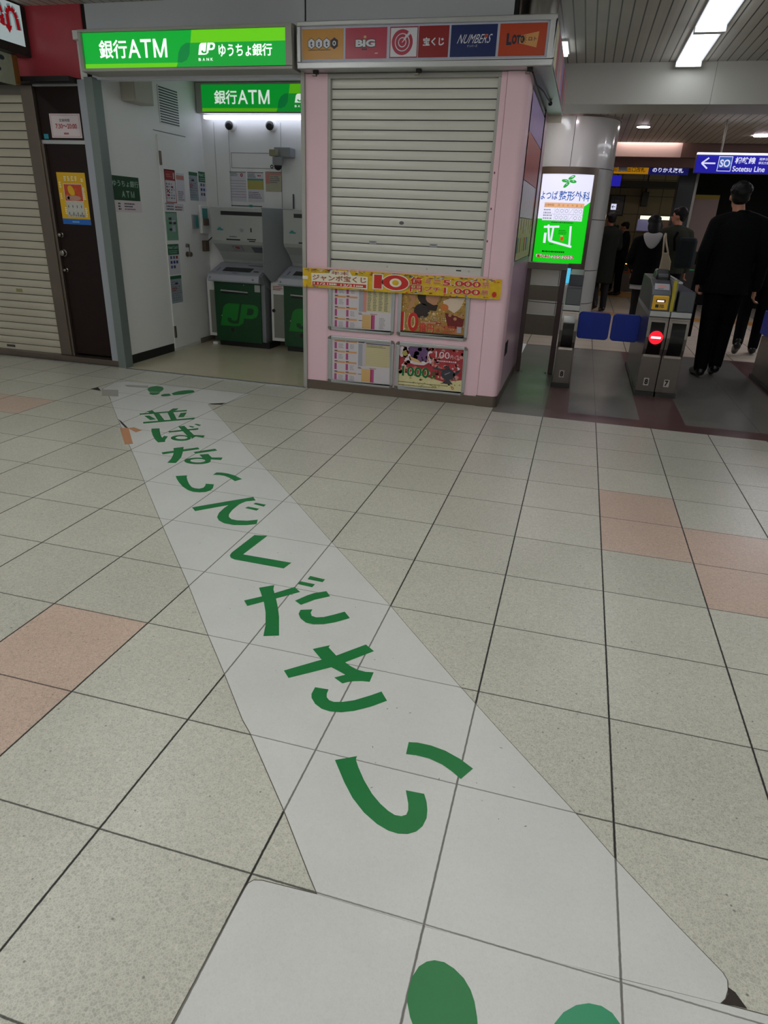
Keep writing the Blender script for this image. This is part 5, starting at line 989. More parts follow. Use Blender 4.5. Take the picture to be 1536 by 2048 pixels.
def toto(b, W, H):
    for k, ch in enumerate('toto'):
        x = W * (.225 + k * .185); z = H * .52; last = k == 3
        hexa(b, x, z, .031, m_tnav, 2); hexa(b, x, z, .027, M('dark brown hexagon', '#33231f', 0.4) if last else m_twh, 3)
        if last: b.disc(x, z, .013, .015, m_twh, 4); b.disc(x, z, .006, .008, m_tnav, 5)
        else: b.text(ch, x - .008, z - .018, .016, .034 if ch == 't' else .028, m_tnav, 4, .04)
    b.rows(W * .15, H * .29, W * .85, H * .33, 1, M('brown small print', '#6b4a14', 0.5), 2, .7, .3, 4)
panel(-2.385, -2.08, m_tyel, toto)
def big(b, W, H):
    b.text('BIG', W * .25 - .004, H * .38 - .004, W * .47 + .008, H * .24 + .008, m_tnav, 2, .09); b.text('BIG', W * .25, H * .38, W * .47, H * .24, m_twh, 3, .05)
    b.disc(W * .475, H * .70, .010, .009, M('gold dot', '#cfae7c', 0.4), 3, 14); b.rows(W * .40, H * .27, W * .58, H * .34, 1, m_tnav, 2, .8, .2, 3); b.rows(W * .72, H * .15, W * .81, H * .19, 1, m_twh, 2, .8, .2, 3)
panel(-2.066, -1.768, m_tred, big)
def target(b, W, H):
    b.rect(.006, .007, W - .006, H - .007, m_twh, 2); x, z = W * .45, H * .50
    b.disc(x, z, .073, .073, m_tred, 3, 40); b.ring(x, z, .046, .052, m_twh, 4); b.ring(x, z, .023, .029, m_twh, 4)
    b.poly([(x, z), (x + .070, z + .058), (x + .045, z + .083)], m_twh, 5); b.ring(x, z, .052, .073, m_tred, 6, 20, PI * .30, PI * 1.0)
    b.poly([(x - .003, z), (x + .022, z + .028), (x + .028, z + .022), (x, z - .003)], m_twh, 7)
panel(-1.748, -1.552, M('crimson frame', '#9c2440', 0.3), target)
panel(-1.547, -1.341, m_tcr, lambda b, W, H: (b.text('宝くじ', W * .15, H * .37, W * .70, H * .27, m_twh, 2, .035)))
def numbers(b, W, H):
    b.text('NUMBERS', W * .14, H * .42, W * .70, H * .28, m_twh, 2, .055, .45); b.text('ナンバーズ', W * .37, H * .30, W * .22, H * .08, m_twh, 2); b.disc(W * .77, H * .64, .012, .010, m_tor, 3, 8)
panel(-1.328, -1.022, m_tnv, numbers)
def loto(b, W, H):
    b.poly([(W * .42, H * .62), (W * .84, H * .74), (W * .81, H * .25), (W * .42, H * .40)], M('pale orange beam', '#d79a5c', 0.35), 2)
    for ch, x, w_, z, h in (('L', .16, .11, .34, .36), ('O', .275, .10, .36, .30), ('T', .375, .09, .38, .26), ('O', .455, .085, .39, .24)): b.text(ch, W * x, H * z, W * w_, H * h, m_tnav, 3, .06)
    b.text('ロト', W * .63, H * .46, W * .17, H * .12, m_tnav, 3, .02)
    for k in range(6): b.line([(W * .50, H * .51), (W * .50 + .03 * math.cos(k * .5 - 1.2), H * .51 + .03 * math.sin(k * .5 - 1.2))], .003, m_tred, 2)
panel(-1.006, -.704, m_tor, loto)
b = Print((X1 + .001, 0, 0), (0, 1, 0))
m_sd = M('mottled poster side', '#a58a94', 0.4, noise=0.5, scale=10)
b.rect(3.10, Z0 + .012, 5.24, Z1 - .012, m_pnl, 1); cc = [m_crt, m_tred, m_sd, m_sal, m_lp, m_tred, m_grid, m_sal]
for k in range(8): b.rect(3.14 + k * .262, Z0 + .02, 3.385 + k * .262, Z1 - .02, cc[k], 2)
b.build('side_panel', ls, recalc=False)
b = MB(); b.box(-.80, -.655, 5.25, 5.262, 2.262, 2.60, m_wo); b.build('end_board', ls)
b = Print((-.80, 5.2485, 2.262)); b.rect(0, 0, .145, .33, m_wo, 0); b.text('営', .085, .14, .045, .05, m_blue, 1, .02); b.rows(.09, .05, .135, .12, 2, m_blue, 1, .5, .5, 3); b.build('end_board_lettering', ls, recalc=False)
for k, (x, lab) in enumerate(((-2.30, 'left'), (-1.545, 'middle'), (-.79, 'right'))):
    b = MB(); b.box(x - .018, x + .018, 3.10, 3.13, 2.296, 2.318, m_dark); b.box(x - .03, x + .0, 3.11, 3.14, 2.285, 2.298, m_steelb); tag(b.build('sign_lamp', bevel=0.002), 'small dark fitting under the %s of the lottery sign box' % {'left': 'left end', 'middle': 'middle', 'right': 'right end'}[lab], 'fitting')
b = MB(); b.tube([(-.775, 3.16, 2.30), (-.765, 3.4, 2.27), (-.74, 3.8, 2.29), (-.72, 4.4, 2.30)], .006, m_black, 6); b.ball((-.72, 4.42, 2.30), .018, m_black, 10); tag(b.build('cable', smooth=True), 'thin black cable hanging under the right side of the lottery sign', 'cable')

# ================================================================ BARRIER BESIDE THE BOOTH
fe = thing('metal_barrier', (-.59, 4.8, 0), 'brown steel barrier with two wide boards between the booth and the gates', 'barrier')
m_fb = M('brown mauve steel', '#5d4d4e', 0.4, 0.5); m_fp = M('brushed board steel', '#6f675d', 0.38, 0.7, noise=0.12, scale=7)
for (x0, x1) in ((-.775, -.735), (-.455, -.405)):
    b = MB(); b.box(x0, x1, 4.78, 4.83, 0, 1.0, m_fb); b.build('post', fe, bevel=0.003)
b = MB(); b.box(-.776, -.395, 4.76, 4.86, .985, 1.045, m_fp); b.build('top_rail', fe, bevel=0.003)
for (z0, z1) in ((.70, .84), (.372, .565)):
    b = MB(); b.box(-.735, -.455, 4.79, 4.82, z0, z1, m_fp); b.build('board', fe)
for x in (-.715, -.475):
    b = MB(); b.ball((x, 4.79, .006), .008, m_alu, 10); b.build('floor_bolt', fe, smooth='all')

# ================================================================ TICKET GATES
m_gs = M('gate steel', '#7d7671', 0.34, 0.85, noise=0.08, scale=5); m_gk = M('gate dark foot', '#2b2c2b', 0.5); m_gg = M('gate charcoal plastic', '#3f4248', 0.4); m_gsc = M('gate black glass', '#08090a', 0.12); m_gy = M('reader yellow', '#e0ae12', 0.4); m_gyl = M('yellow edge strip', '#a89a10', 0.4)
m_rlt = M('red lamp', '#f0142a', emit=1.3); m_wlt = M('white lamp', '#ffe6ea', emit=1.6); m_num = M('number plate', '#b9b2ae', 0.5); m_nblk = M('number black', '#0b0b0b', 0.5)
m_flap = M('blue flap pad', '#1a3cb4', 0.5)
def flap(root, x0, x1, y, label=None):
    pts = []; r = .035; z0, z1 = .355, .612
    for cx, cz, a in ((x1 - r, z0 + r, -PI / 2), (x1 - r, z1 - r, 0), (x0 + r, z1 - r, PI / 2), (x0 + r, z0 + r, PI)):
        for k in range(6): t = a + PI / 2 * k / 5; pts.append((cx + r * math.cos(t), cz + r * math.sin(t)))
    b = MB(); b.prism(pts, 'y', y, y + .035, m_flap); return b.build('flap_door', root, bevel=0.006)
def lane_unit(root, x0, x1, num, reader):
    """one half of a gate cabinet seen from its front end"""
    b = MB(); b.prism([(4.21, .035), (4.20, .36), (4.17, .42), (4.155, .52), (4.17, .62), (4.19, .685), (5.60, .685), (5.64, .62), (5.64, .42), (5.62, .36), (5.62, .035)], 'x', x0, x1, m_gs); b.build('cabinet', root, bevel=0.004)
    b = MB(); b.box(x0 - .01, x1 + .01, 4.185, 5.66, 0, .035, m_gk); b.build('foot', root)
    b = MB(); b.prism([(4.190, .345), (4.196, .365), (4.167, .42), (4.15, .52), (4.165, .62), (4.178, .665), (4.20, .67), (4.20, .345)], 'x', x0 + .014, x1 - .014, m_gs); b.build('display_bezel', root)
    b = MB(); b.prism([(4.186, .372), (4.160, .425), (4.143, .52), (4.158, .615), (4.168, .645), (4.20, .65), (4.20, .37)], 'x', x0 + .026, x1 - .026, m_gsc); b.build('display_glass', root, smooth=True)
    cxx = (x0 + x1) / 2
    b = Print((cxx - .016, 4.2035, .10)); b.rect(-.007, -.008, .037, .058, m_num, 1); b.text(num, 0, 0, .030, .050, m_nblk, 2, .05); b.build('number_plate', root, recalc=False)
    b = MB(); b.box(x0, x1, 4.18, 5.60, .687, .735, m_alu); b.build('upper_rim', root, bevel=0.006)
gA = thing('ticket_gate', (-.31, 4.9, 0), 'narrow end ticket gate cabinet next to the brown barrier', 'ticket gate')
lane_unit(gA, -.385, -.235, '8', False)
b = MB(); b.prism([(4.20, .735), (4.235, .875), (4.26, .885), (4.70, .885), (4.74, .735)], 'x', -.370, -.240, m_gg); b.build('reader_housing', gA, bevel=0.006)
b = MB(); b.prism([(4.36, .885), (4.44, .975), (5.3, .975), (5.4, .735), (4.74, .735), (4.70, .885)], 'x', -.365, -.240, m_gg); b.build('rear_housing', gA, bevel=0.006)
b = MB(); b.box(-.39, -.372, 4.22, 4.45, .88, .90, m_alu); b.prism([(4.44, .90), (4.50, 1.02), (4.54, 1.02), (4.50, .90)], 'x', -.395, -.365, M('cyan screen', '#49b8e0', emit=1.0)); b.build('status_screen', gA)
flap(gA, -.228, .073, 4.90)
gB = thing('ticket_gate', (.51, 4.9, 0), 'double ticket gate with a yellow reader, red no entry lamp and numbers 8 and 7', 'ticket gate')
lane_unit(gB, .348, .512, '8', True); lane_unit(gB, .518, .684, '7', False)
b = MB(); b.prism([(4.195, .735), (4.215, .865), (4.30, .93), (4.55, .975), (5.3, .975), (5.42, .735)], 'x', .335, .495, m_gg); b.build('reader_housing', gB, bevel=0.006)
b = MB(); b.prism([(4.188, .745), (4.205, .850), (4.222, .868), (4.26, .880), (4.26, .74)], 'x', .352, .482, m_gy); b.build('yellow_reader', gB, bevel=0.006)
b = Print((.352, 4.1868, .745), (1, 0, 0), Vector((0, .017, .105)).normalized()); b.rect(.030, .062, .105, .086, M('slot red brown', '#5a1a0c', 0.4), 1); b.rect(.038, .066, .092, .078, m_wlt, 2); b.rect(.028, .018, .055, .044, m_nblk, 1); b.rows(.062, .018, .11, .046, 2, m_nblk, 1, .6, .3, 3)
b.build('reader_slot', gB, recalc=False)
b = Print((.362, 4.262, .903), (1, 0, 0), Vector((0, .085, .065)).normalized()); b.rect(-.005, -.0, .115, .075, m_pwh, 1); b.disc(.052, .042, .036, .018, m_sal, 2, 20); b.rows(.02, .008, .09, .02, 1, m_ktx, 2, .6, .4, 3); b.build('notice_plate', gB, recalc=False)
b = MB(); b.prism([(4.50, .94), (4.53, 1.01), (4.62, 1.05), (4.76, 1.05), (4.86, 1.0), (4.90, .94)], 'x', .375, .495, m_black); b.build('sensor_hood', gB, bevel=0.02)
b = MB(); b.prism([(4.19, .735), (4.21, .90), (4.24, .985), (4.262, .985), (4.262, .735)], 'x', .498, .527, m_gyl); b.build('yellow_strip', gB, bevel=0.003)
b = MB(); b.box(.497, .545, 4.262, 5.30, .735, .985, m_g2); b.box(.500, .522, 4.24, 5.2, .985, 1.0, m_alu); b.box(.530, .572, 4.25, 5.3, .955, .975, m_alu); b.build('centre_housing', gB, bevel=0.006)
b = MB(); b.prism([(4.192, .735), (4.215, .885), (4.235, .90), (5.3, .90), (5.4, .735)], 'x', .558, .688, m_gg); b.build('side_housing', gB, bevel=0.008)
b = MB(); b.lathe((.430, 4.1425, .520), (0, -1, 0), [(0, .057), (.003, .056)], m_rlt, 36); b.build('red_lamp', gB, smooth=True)
b = Print((.430, 4.1385, .520)); b.rect(-.040, -.009, .040, .009, m_wlt, 1); b.rect(-.001, -.045, .001, .045, M('dark red line', '#7a1018', 0.5), 2); b.build('no_entry_bar', gB, recalc=False)
flap(gB, .092, .352, 4.90)
gC = thing('ticket_gate', (1.73, 4.9, 0), 'ticket gate cabinet cut by the right edge with its blue flap folded', 'ticket gate')
b = MB(); b.prism([(4.2, .035), (4.2, .85), (4.6, .93), (4.8, .93), (5.1, .50), (5.56, .43), (5.58, .035)], 'x', 1.59, 1.90, m_gs); b.build('cabinet', gC, bevel=0.006)
b = MB(); b.box(1.575, 1.91, 4.18, 5.60, 0, .035, m_gk); b.build('foot', gC)
b = MB(); b.box(1.572, 1.598, 5.22, 5.60, .445, .675, m_flap); b.build('flap_door', gC, bevel=0.02)

# ================================================================ LIT PANEL ON THE COLUMN
R0 = CR + .022
def cyl(a, z, lay):
    t = (a) / R0; r = R0 + lay
    return Vector((CX + r * math.sin(t), CYY - r * math.cos(t), z))
ad = thing('advertising_lightbox', (CX, CYY - R0, .84), 'curved lit clinic advertisement, white above and green below, on the round column', 'light box')
def arc(b, a0, a1, z0, z1, r0, r1, m, n=18):
    vs = []
    for i in range(n + 1):
        t = (a0 + (a1 - a0) * i / n) / R0
        for r in (r0, r1):
            for z in (z0, z1): vs.append((CX + r * math.sin(t), CYY - r * math.cos(t), z))
    fs = []
    for i in range(n): a = i * 4; c = a + 4; fs += [(a, c, c + 1, a + 1), (a + 2, a + 3, c + 3, c + 2), (a, a + 2, c + 2, c), (a + 1, c + 1, c + 3, a + 3)]
    fs += [(0, 1, 3, 2), (n * 4, n * 4 + 2, n * 4 + 3, n * 4 + 1)]
    b.add(vs, fs, m)
AL, AR = -.335, .345
b = MB(); arc(b, AL - .055, AR + .055, .842, .920, CR, R0 + .012, m_steelb); arc(b, AL - .055, AR + .055, 1.985, 2.068, CR, R0 + .012, m_steelb); arc(b, AL - .055, AL, .92, 1.985, CR, R0 + .012, m_steelb, 4); arc(b, AR, AR + .055, .92, 1.985, CR, R0 + .012, m_steelb, 4); b.build('steel_frame', ad, smooth=True)
m_lw = M('lit white panel', '#e6e6fb', emit=0.95); m_lg2 = M('lit vivid green', '#10d018', emit=0.85); m_lb = M('lit blue lettering', '#2f6fd0', emit=0.5); m_lor = M('lit orange heading', '#f0b98a', emit=0.8); m_lrd = M('lit red digits', '#b8202a', emit=0.6); m_lro = M('lit red dot', '#e8501a', emit=0.8); m_lgrn = M('lit leaf', '#28b83c', emit=0.7); m_ldk = M('dark green print', '#06500c', 0.5); m_lgy = M('lit grey print', '#9a9ab0', emit=0.6)
b = Print((0, 0, 0), fn=cyl); b.rect(AL, .92, AR, 1.985, m_lg2, 0, 20); 
for i in range(20):
    a0 = AL + (AR - AL) * i / 20; a1 = AL + (AR - AL) * (i + 1) / 20
    f = lambda a: 1.455 if a < .24 else 1.60 + (a - .24) / (AR - .24) * .07
    b.poly([(a0, f(a0)), (a1, f(a1)), (a1, 1.985), (a0, 1.985)], m_lw, 2)
b.build('lit_panel', ad, recalc=False)
b = Print((0, 0, 0), fn=cyl)
for (a, z, r) in ((-.02, 1.905, -.1), (.055, 1.945, .5), (.075, 1.90, -.1), (.0, 1.858, .75)): b.disc(a, z, .046, .019, m_lgrn, 3, 20, r)
b.text('よつば', -.325, 1.685, .235, .10, m_lb, 3, .012); b.text('整形外科', -.075, 1.675, .40, .115, m_lb, 3, .012)
m_lbp = M('lit brown print', '#b8753a', emit=0.4)
b.rect(-.255, 1.595, .265, 1.65, m_lor, 4, 8); b.rect(-.265, 1.435, .262, 1.595, m_lw, 3, 12)
for k, ch in enumerate('月火水木金土'): b.text(ch, -.075 + k * .058, 1.608, .024, .028, m_lbp, 5)
b.text('診療時間', -.245, 1.608, .12, .026, m_lbp, 5)
for z in (1.437, 1.512, 1.593): b.rect(-.26, z, .262, z + .003, m_lgy, 5, 8)
for k in range(7): b.rect(-.105 + k * .06, 1.437, -.103 + k * .06, 1.595, m_lgy, 5)
for k in range(6):
    for z in (1.555, 1.474):
        if k == 3: b.line([(-.095 + k * .06, z - .03), (-.055 + k * .06, z + .03)], .003, m_lgy, 6)
        else: b.ring(-.074 + k * .06, z, .015, .019, m_lgy, 6, 16, asp=1.2)
b.rows(-.255, 1.445, -.115, 1.58, 4, m_lgy, 5, .45, .5, 3); b.rows(-.13, 1.405, .235, 1.425, 1, m_ldk, 4, .6, .5, 3)
for L_ in ([(-.225, 1.355), (-.02, 1.365)], [(-.165, 1.385), (-.135, 1.21), (-.13, 1.19), (.17, 1.125)], [(-.095, 1.36), (-.105, 1.20)], [(.125, 1.375), (.14, 1.14)]): b.line(L_, .026, m_lw, 3)
b.rect(-.21, 1.16, -.175, 1.285, m_lw, 3); b.disc(.035, 1.22, .022, .024, m_lro, 4, 16); b.rows(.01, 1.245, .06, 1.262, 1, m_lor, 4, .8, .2, 3)
b.rows(-.02, 1.27, .10, 1.33, 3, m_ldk, 4, .4, .5, 8); b.rows(-.12, 1.14, -.05, 1.155, 1, m_ldk, 4, .5, .4, 8); b.rows(-.21, 1.045, .18, 1.068, 1, m_ldk, 4, .8, .3, 8)
for bo_, mm, L in ((.07, m_lw, 4), (.025, m_lrd, 5)): b.text('☎046-205-2052', -.30, .965, .52, .058, mm, L, bo_)
b.build('lettering', ad, recalc=False)

# ================================================================ HANGING SIGNS BEHIND THE GATES
m_sbl = M('lit royal blue', '#2420c0', emit=0.55); m_swh = M('lit sign white', '#dfe0ff', emit=0.85); m_slb = M('lit badge blue', '#3f6ac8', emit=0.6)
hs = thing('hanging_sign', (1.5, 8.05, 2.06), 'blue hanging sign with a white left arrow for the railway line, near the right edge', 'sign')
b = MB(); b.box(.925, 2.35, 8.005, 8.10, 2.055, 2.275, m_gg); b.build('sign_box', hs, bevel=0.003)
b = Print((0, 8.0035, 0)); b.rect(.928, 2.058, 2.345, 2.255, m_sbl, 1)
b.line([(1.00, 2.165), (1.155, 2.165)], .018, m_swh, 2); b.line([(1.07, 2.225), (.995, 2.165), (1.07, 2.105)], .018, m_swh, 2)
b.rect(1.185, 2.078, 1.345, 2.245, m_swh, 2); b.rect(1.192, 2.085, 1.338, 2.238, m_slb, 3); b.rect(1.192, 2.085, 1.338, 2.115, m_sbl, 4); b.text('SO', 1.205, 2.125, .12, .085, m_swh, 5, .03)
b.text('相鉄線', 1.375, 2.165, .235, .075, m_swh, 2, .03); b.text('Sotetsu Line', 1.365, 2.078, .37, .062, m_swh, 2, .02)
b.text('湘南台', 1.645, 2.205, .10, .030, m_swh, 2, .01); b.text('横浜方面', 1.645, 2.163, .12, .030, m_swh, 2, .01)
b.build('sign_face', hs, recalc=False)
b = MB(); b.box(.925, 2.35, 7.985, 8.06, 2.262, 2.282, M('sign top lamp', '#f2eeff', emit=2.6)); b.build('top_lamp', hs)
for x in (1.20, 2.15):
    b = MB(); b.tube([(x, 8.05, 2.28), (x, 8.05, 2.65)], .012, m_steel, 8); b.build('hanger', hs, smooth=True)
tg = thing('hanging_sign', (.6, 11.5, 2.24), 'long yellow and blue transfer gate sign hanging beyond the gates', 'sign')
b = MB(); b.box(-.35, 1.255, 11.5, 11.56, 2.252, 2.395, m_gg); b.build('sign_box', tg)
m_syl = M('lit amber sign', '#c88a10', emit=0.5); m_snv = M('lit navy sign', '#16186a', emit=0.5)
b = Print((0, 11.4985, 0)); b.rect(-.35, 2.255, .605, 2.392, m_syl, 1); b.rect(.605, 2.255, 1.252, 2.392, m_snv, 1)
b.text('小田急側出口改札', -.06, 2.285, .61, .075, m_nblk, 2, .01); b.text('のりかえ改札', .67, 2.285, .50, .078, m_swh, 2, .02); b.build('sign_face', tg, recalc=False)
b = MB(); b.tube([(.15, 11.53, 2.39), (.15, 11.53, 2.85)], .012, m_gk, 6); b.build('hanger', tg)
b = MB(); b.box(-.25, .17, 11.3, 11.34, 2.045, 2.215, m_sbl); b.tube([(.02, 11.32, 2.2), (.02, 11.32, 2.85)], .01, m_gk, 6); tag(b.build('hanging_sign'), 'small plain blue sign just right of the round column, under the yellow sign', 'sign')
b = MB(); b.box(.10, .24, 11.26, 11.30, 2.28, 2.47, m_alu); b.tube([(.17, 11.28, 2.46), (.17, 11.28, 2.85)], .008, m_gk, 6); tag(b.build('wireless_box'), 'small pale box hanging in front of the yellow sign', 'box')
ar = thing('exit_sign', (.26, 16.2, 1.78), 'small white square sign with a left arrow far beyond the column', 'sign')
b = MB(); b.box(.20, .33, 16.2, 16.24, 1.78, 1.92, m_gk); b.tube([(.265, 16.22, 1.91), (.265, 16.22, 2.85)], .01, m_gk, 6); b.build('sign_box', ar)
b = Print((0, 16.198, 0)); b.rect(.205, 1.785, .325, 1.915, m_swh, 1); b.line([(.225, 1.85), (.305, 1.85)], .012, m_nblk, 2); b.line([(.26, 1.885), (.225, 1.85), (.26, 1.815)], .012, m_nblk, 2); b.build('sign_face', ar, recalc=False)
b = Print((0, 18.97, 0)); b.base(.22, 1.70, .62, 2.22, m_gk, .02); b.rect(.25, 1.73, .59, 2.19, M('grey notice board', '#76737e', 0.4), 1); b.rows(.30, 1.8, .54, 2.12, 4, m_pwh, 2, .3, .4, 3); tag(b.build('notice_board', recalc=False), 'dark framed notice board on the far stone wall', 'notice board')
b = MB(); b.box(1.02, 1.18, 18.5, 18.9, 1.95, 2.30, m_gk); b.tube([(1.1, 18.6, 2.3), (1.1, 18.6, 2.85)], .02, m_gk, 6); tag(b.build('hanging_sign'), 'dark hanging sign silhouette near the far stone wall', 'sign')
b = MB(); b.box(-.2, 2.2, 17.6, 18.3, 2.36, 2.50, M('dark duct', '#26261f', 0.6)); b.tube([(.3, 18, 2.5), (.3, 18, 2.85)], .02, m_gk, 6); b.tube([(1.9, 18, 2.5), (1.9, 18, 2.85)], .02, m_gk, 6); tag(b.build('duct'), 'dark duct running under the far concourse ceiling', 'duct')
vm = thing('ticket_machine_canopy', (1.6, 17.5, 0), 'lit counter with purple board and white canopy behind the waiting people', 'counter')
b = MB(); b.box(.95, 2.2, 17.5, 18.2, 0, 1.0, m_gk); b.build('counter', vm); b = MB(); b.box(.95, 1.25, 17.45, 17.5, 1.35, 1.62, M('lilac board', '#8a86b0', emit=0.25)); b.build('board', vm); b = MB(); b.box(1.0, 2.2, 17.3, 17.6, 1.62, 1.70, M('lit canopy edge', '#f6f2d8', emit=1.3)); b.build('canopy', vm)
b = MB(); b.box(1.2, 2.1, 17.8, 17.9, 1.3, 1.6, m_brown); b.build('back_wall', vm)
kb = thing('information_board', (1.75, 12.1, 0), 'pale board with a yellow top edge beside the dark pillar behind the suited man', 'board')
b = MB(); b.box(1.60, 2.05, 12.9, 12.95, 1.02, 2.0, M('dim pinkish board', '#9a8680', 0.5)); b.build('panel', kb); b = MB(); b.box(1.60, 2.05, 12.89, 12.95, 1.95, 2.02, M('yellow edge', '#a08a20', 0.5)); b.build('top_edge', kb); b = MB(); b.box(1.78, 1.86, 12.91, 12.95, 0, 1.02, m_gk); b.build('stand', kb)
# distant gates
m_gor = M('orange gate front', '#c8641a', 0.4); m_arr = M('lit amber arrow', '#ffc23a', emit=1.8)
og = thing('ticket_gate', (.78, 15.7, 0), 'distant ticket gate with orange front and yellow arrow beyond the column', 'ticket gate')
b = MB(); b.prism([(15.6, 0), (15.6, .42), (17, .42), (17, 0)], 'x', .58, .98, m_gs); b.build('foot_cabinet', og, bevel=0.01)
b = MB(); b.box(.60, .86, 15.55, 17, .42, .80, m_gor); b.build('front', og, bevel=0.01); b = MB(); b.box(.62, .84, 15.52, 15.8, .82, 1.0, m_gy); b.build('yellow_reader', og, bevel=0.01)
b = Print((0, 15.545, 0)); b.rect(.64, .46, .80, .76, m_gsc, 1); b.line([(.66, .62), (.78, .62)], .02, m_arr, 2); b.line([(.71, .67), (.66, .62), (.71, .57)], .02, m_arr, 2); b.build('arrow_display', og, recalc=False)
b = MB(); b.box(.24, .50, 15.7, 15.8, .72, .95, m_num); b.build('side_box', og)
b = MB(); b.box(.90, 1.02, 15.6, 15.64, .45, .66, m_flap); b.build('flap_door', og)
gg_ = thing('ticket_gate', (1.66, 13.05, 0), 'dark gate with glowing green left arrows behind the people', 'ticket gate')
b = MB(); b.box(1.52, 1.84, 12.55, 12.86, 0, .80, m_gk); b.build('cabinet', gg_, bevel=0.01)
m_gar = M('lit green arrow', '#12e05a', emit=1.6)
b = Print((0, 12.545, 0)); b.line([(1.56, .70), (1.66, .70)], .02, m_gar, 1); b.line([(1.60, .745), (1.555, .70), (1.60, .655)], .02, m_gar, 1); b.line([(1.74, .70), (1.82, .70)], .012, M('dim green arrow', '#0a7a34', emit=0.8), 1); b.build('arrow_display', gg_, recalc=False)

# ================================================================ PEOPLE
def ringloft(b, rings, m, seg=20):
    vs = []; fs = []
    for (x, y, z, rx, ry) in rings:
        for k in range(seg):
            t = 2 * PI * k / seg; vs.append((x + rx * math.cos(t), y + ry * math.sin(t), z))
    for i in range(len(rings) - 1):
        for k in range(seg): fs.append((i * seg + k, i * seg + (k + 1) % seg, (i + 1) * seg + (k + 1) % seg, (i + 1) * seg + k))
    fs += [tuple(range(seg))[::-1], tuple(range((len(rings) - 1) * seg, len(rings) * seg))]
    b.add(vs, fs, m)
def limb(b, pts, rs, m, seg=12):
    b.tube(pts, rs, m, seg)
    for p, r in zip(pts, rs): b.ball(p, r, m, 12)
def hand(b, w, d, side, m, curl=0.7, s=1.0):
    """w wrist, d unit direction of the palm, side = direction from little finger to thumb, palm faces body"""
    w = Vector(w); d = Vector(d).normalized(); sd = Vector(side).normalized(); nrm = d.cross(sd).normalized()
    L = [.075, .085, .08, .062]
    for k in range(4):
        base = w + d * (.09 * s) + sd * ((.030 - .020 * k) * s)
        limb(b, [w + sd * ((.015 - .01 * k) * s), base], [.015 * s, .0125 * s], m, 8)
        a = 0.25; p = base; pts = [p]; 
        for j, f in enumerate((.45, .32, .23)):
            a += curl * (0.45 + .25 * j); dd = d * math.cos(a) + nrm * math.sin(a); p = p + dd * (L[k] * f * s); pts.append(p)
        limb(b, pts, [.0100 * s, .0090 * s, .0085 * s, .0072 * s], m, 8)
    t0 = w + d * (.03 * s) + sd * (.025 * s); t1 = t0 + (d * .6 + sd * .6 + nrm * .4).normalized() * (.038 * s); t2 = t1 + (d * .9 + sd * .1 + nrm * .5).normalized() * (.032 * s)
    limb(b, [w + sd * .012 * s, t0, t1, t2], [.016 * s, .013 * s, .011 * s, .009 * s], m, 8)
def fuse(b, name, root, M4, m, vox, smooth_it=3):
    """one continuous skin from overlapping tapered pieces"""
    me = bpy.data.meshes.new(name); me.from_pydata([M4 @ v for v in b.v], [], b.f)
    bm = bmesh.new(); bm.from_mesh(me); bmesh.ops.recalc_face_normals(bm, faces=bm.faces); bm.to_mesh(me); bm.free()
    o = bpy.data.objects.new(name, me); COL.objects.link(o)
    r = o.modifiers.new('r', 'REMESH'); r.mode = 'VOXEL'; r.voxel_size = vox; r.use_smooth_shade = True
    s = o.modifiers.new('s', 'SMOOTH'); s.factor = 0.5; s.iterations = smooth_it
    bpy.context.view_layer.update()
    me2 = bpy.data.meshes.new_from_object(o.evaluated_get(bpy.context.evaluated_depsgraph_get()))
    o.modifiers.clear(); o.data = me2; bpy.data.meshes.remove(me); me2.materials.clear(); me2.materials.append(m)
    me2.polygons.foreach_set('use_smooth', [True] * len(me2.polygons))
    o.parent = root; ORG[o.name] = org(root); return o
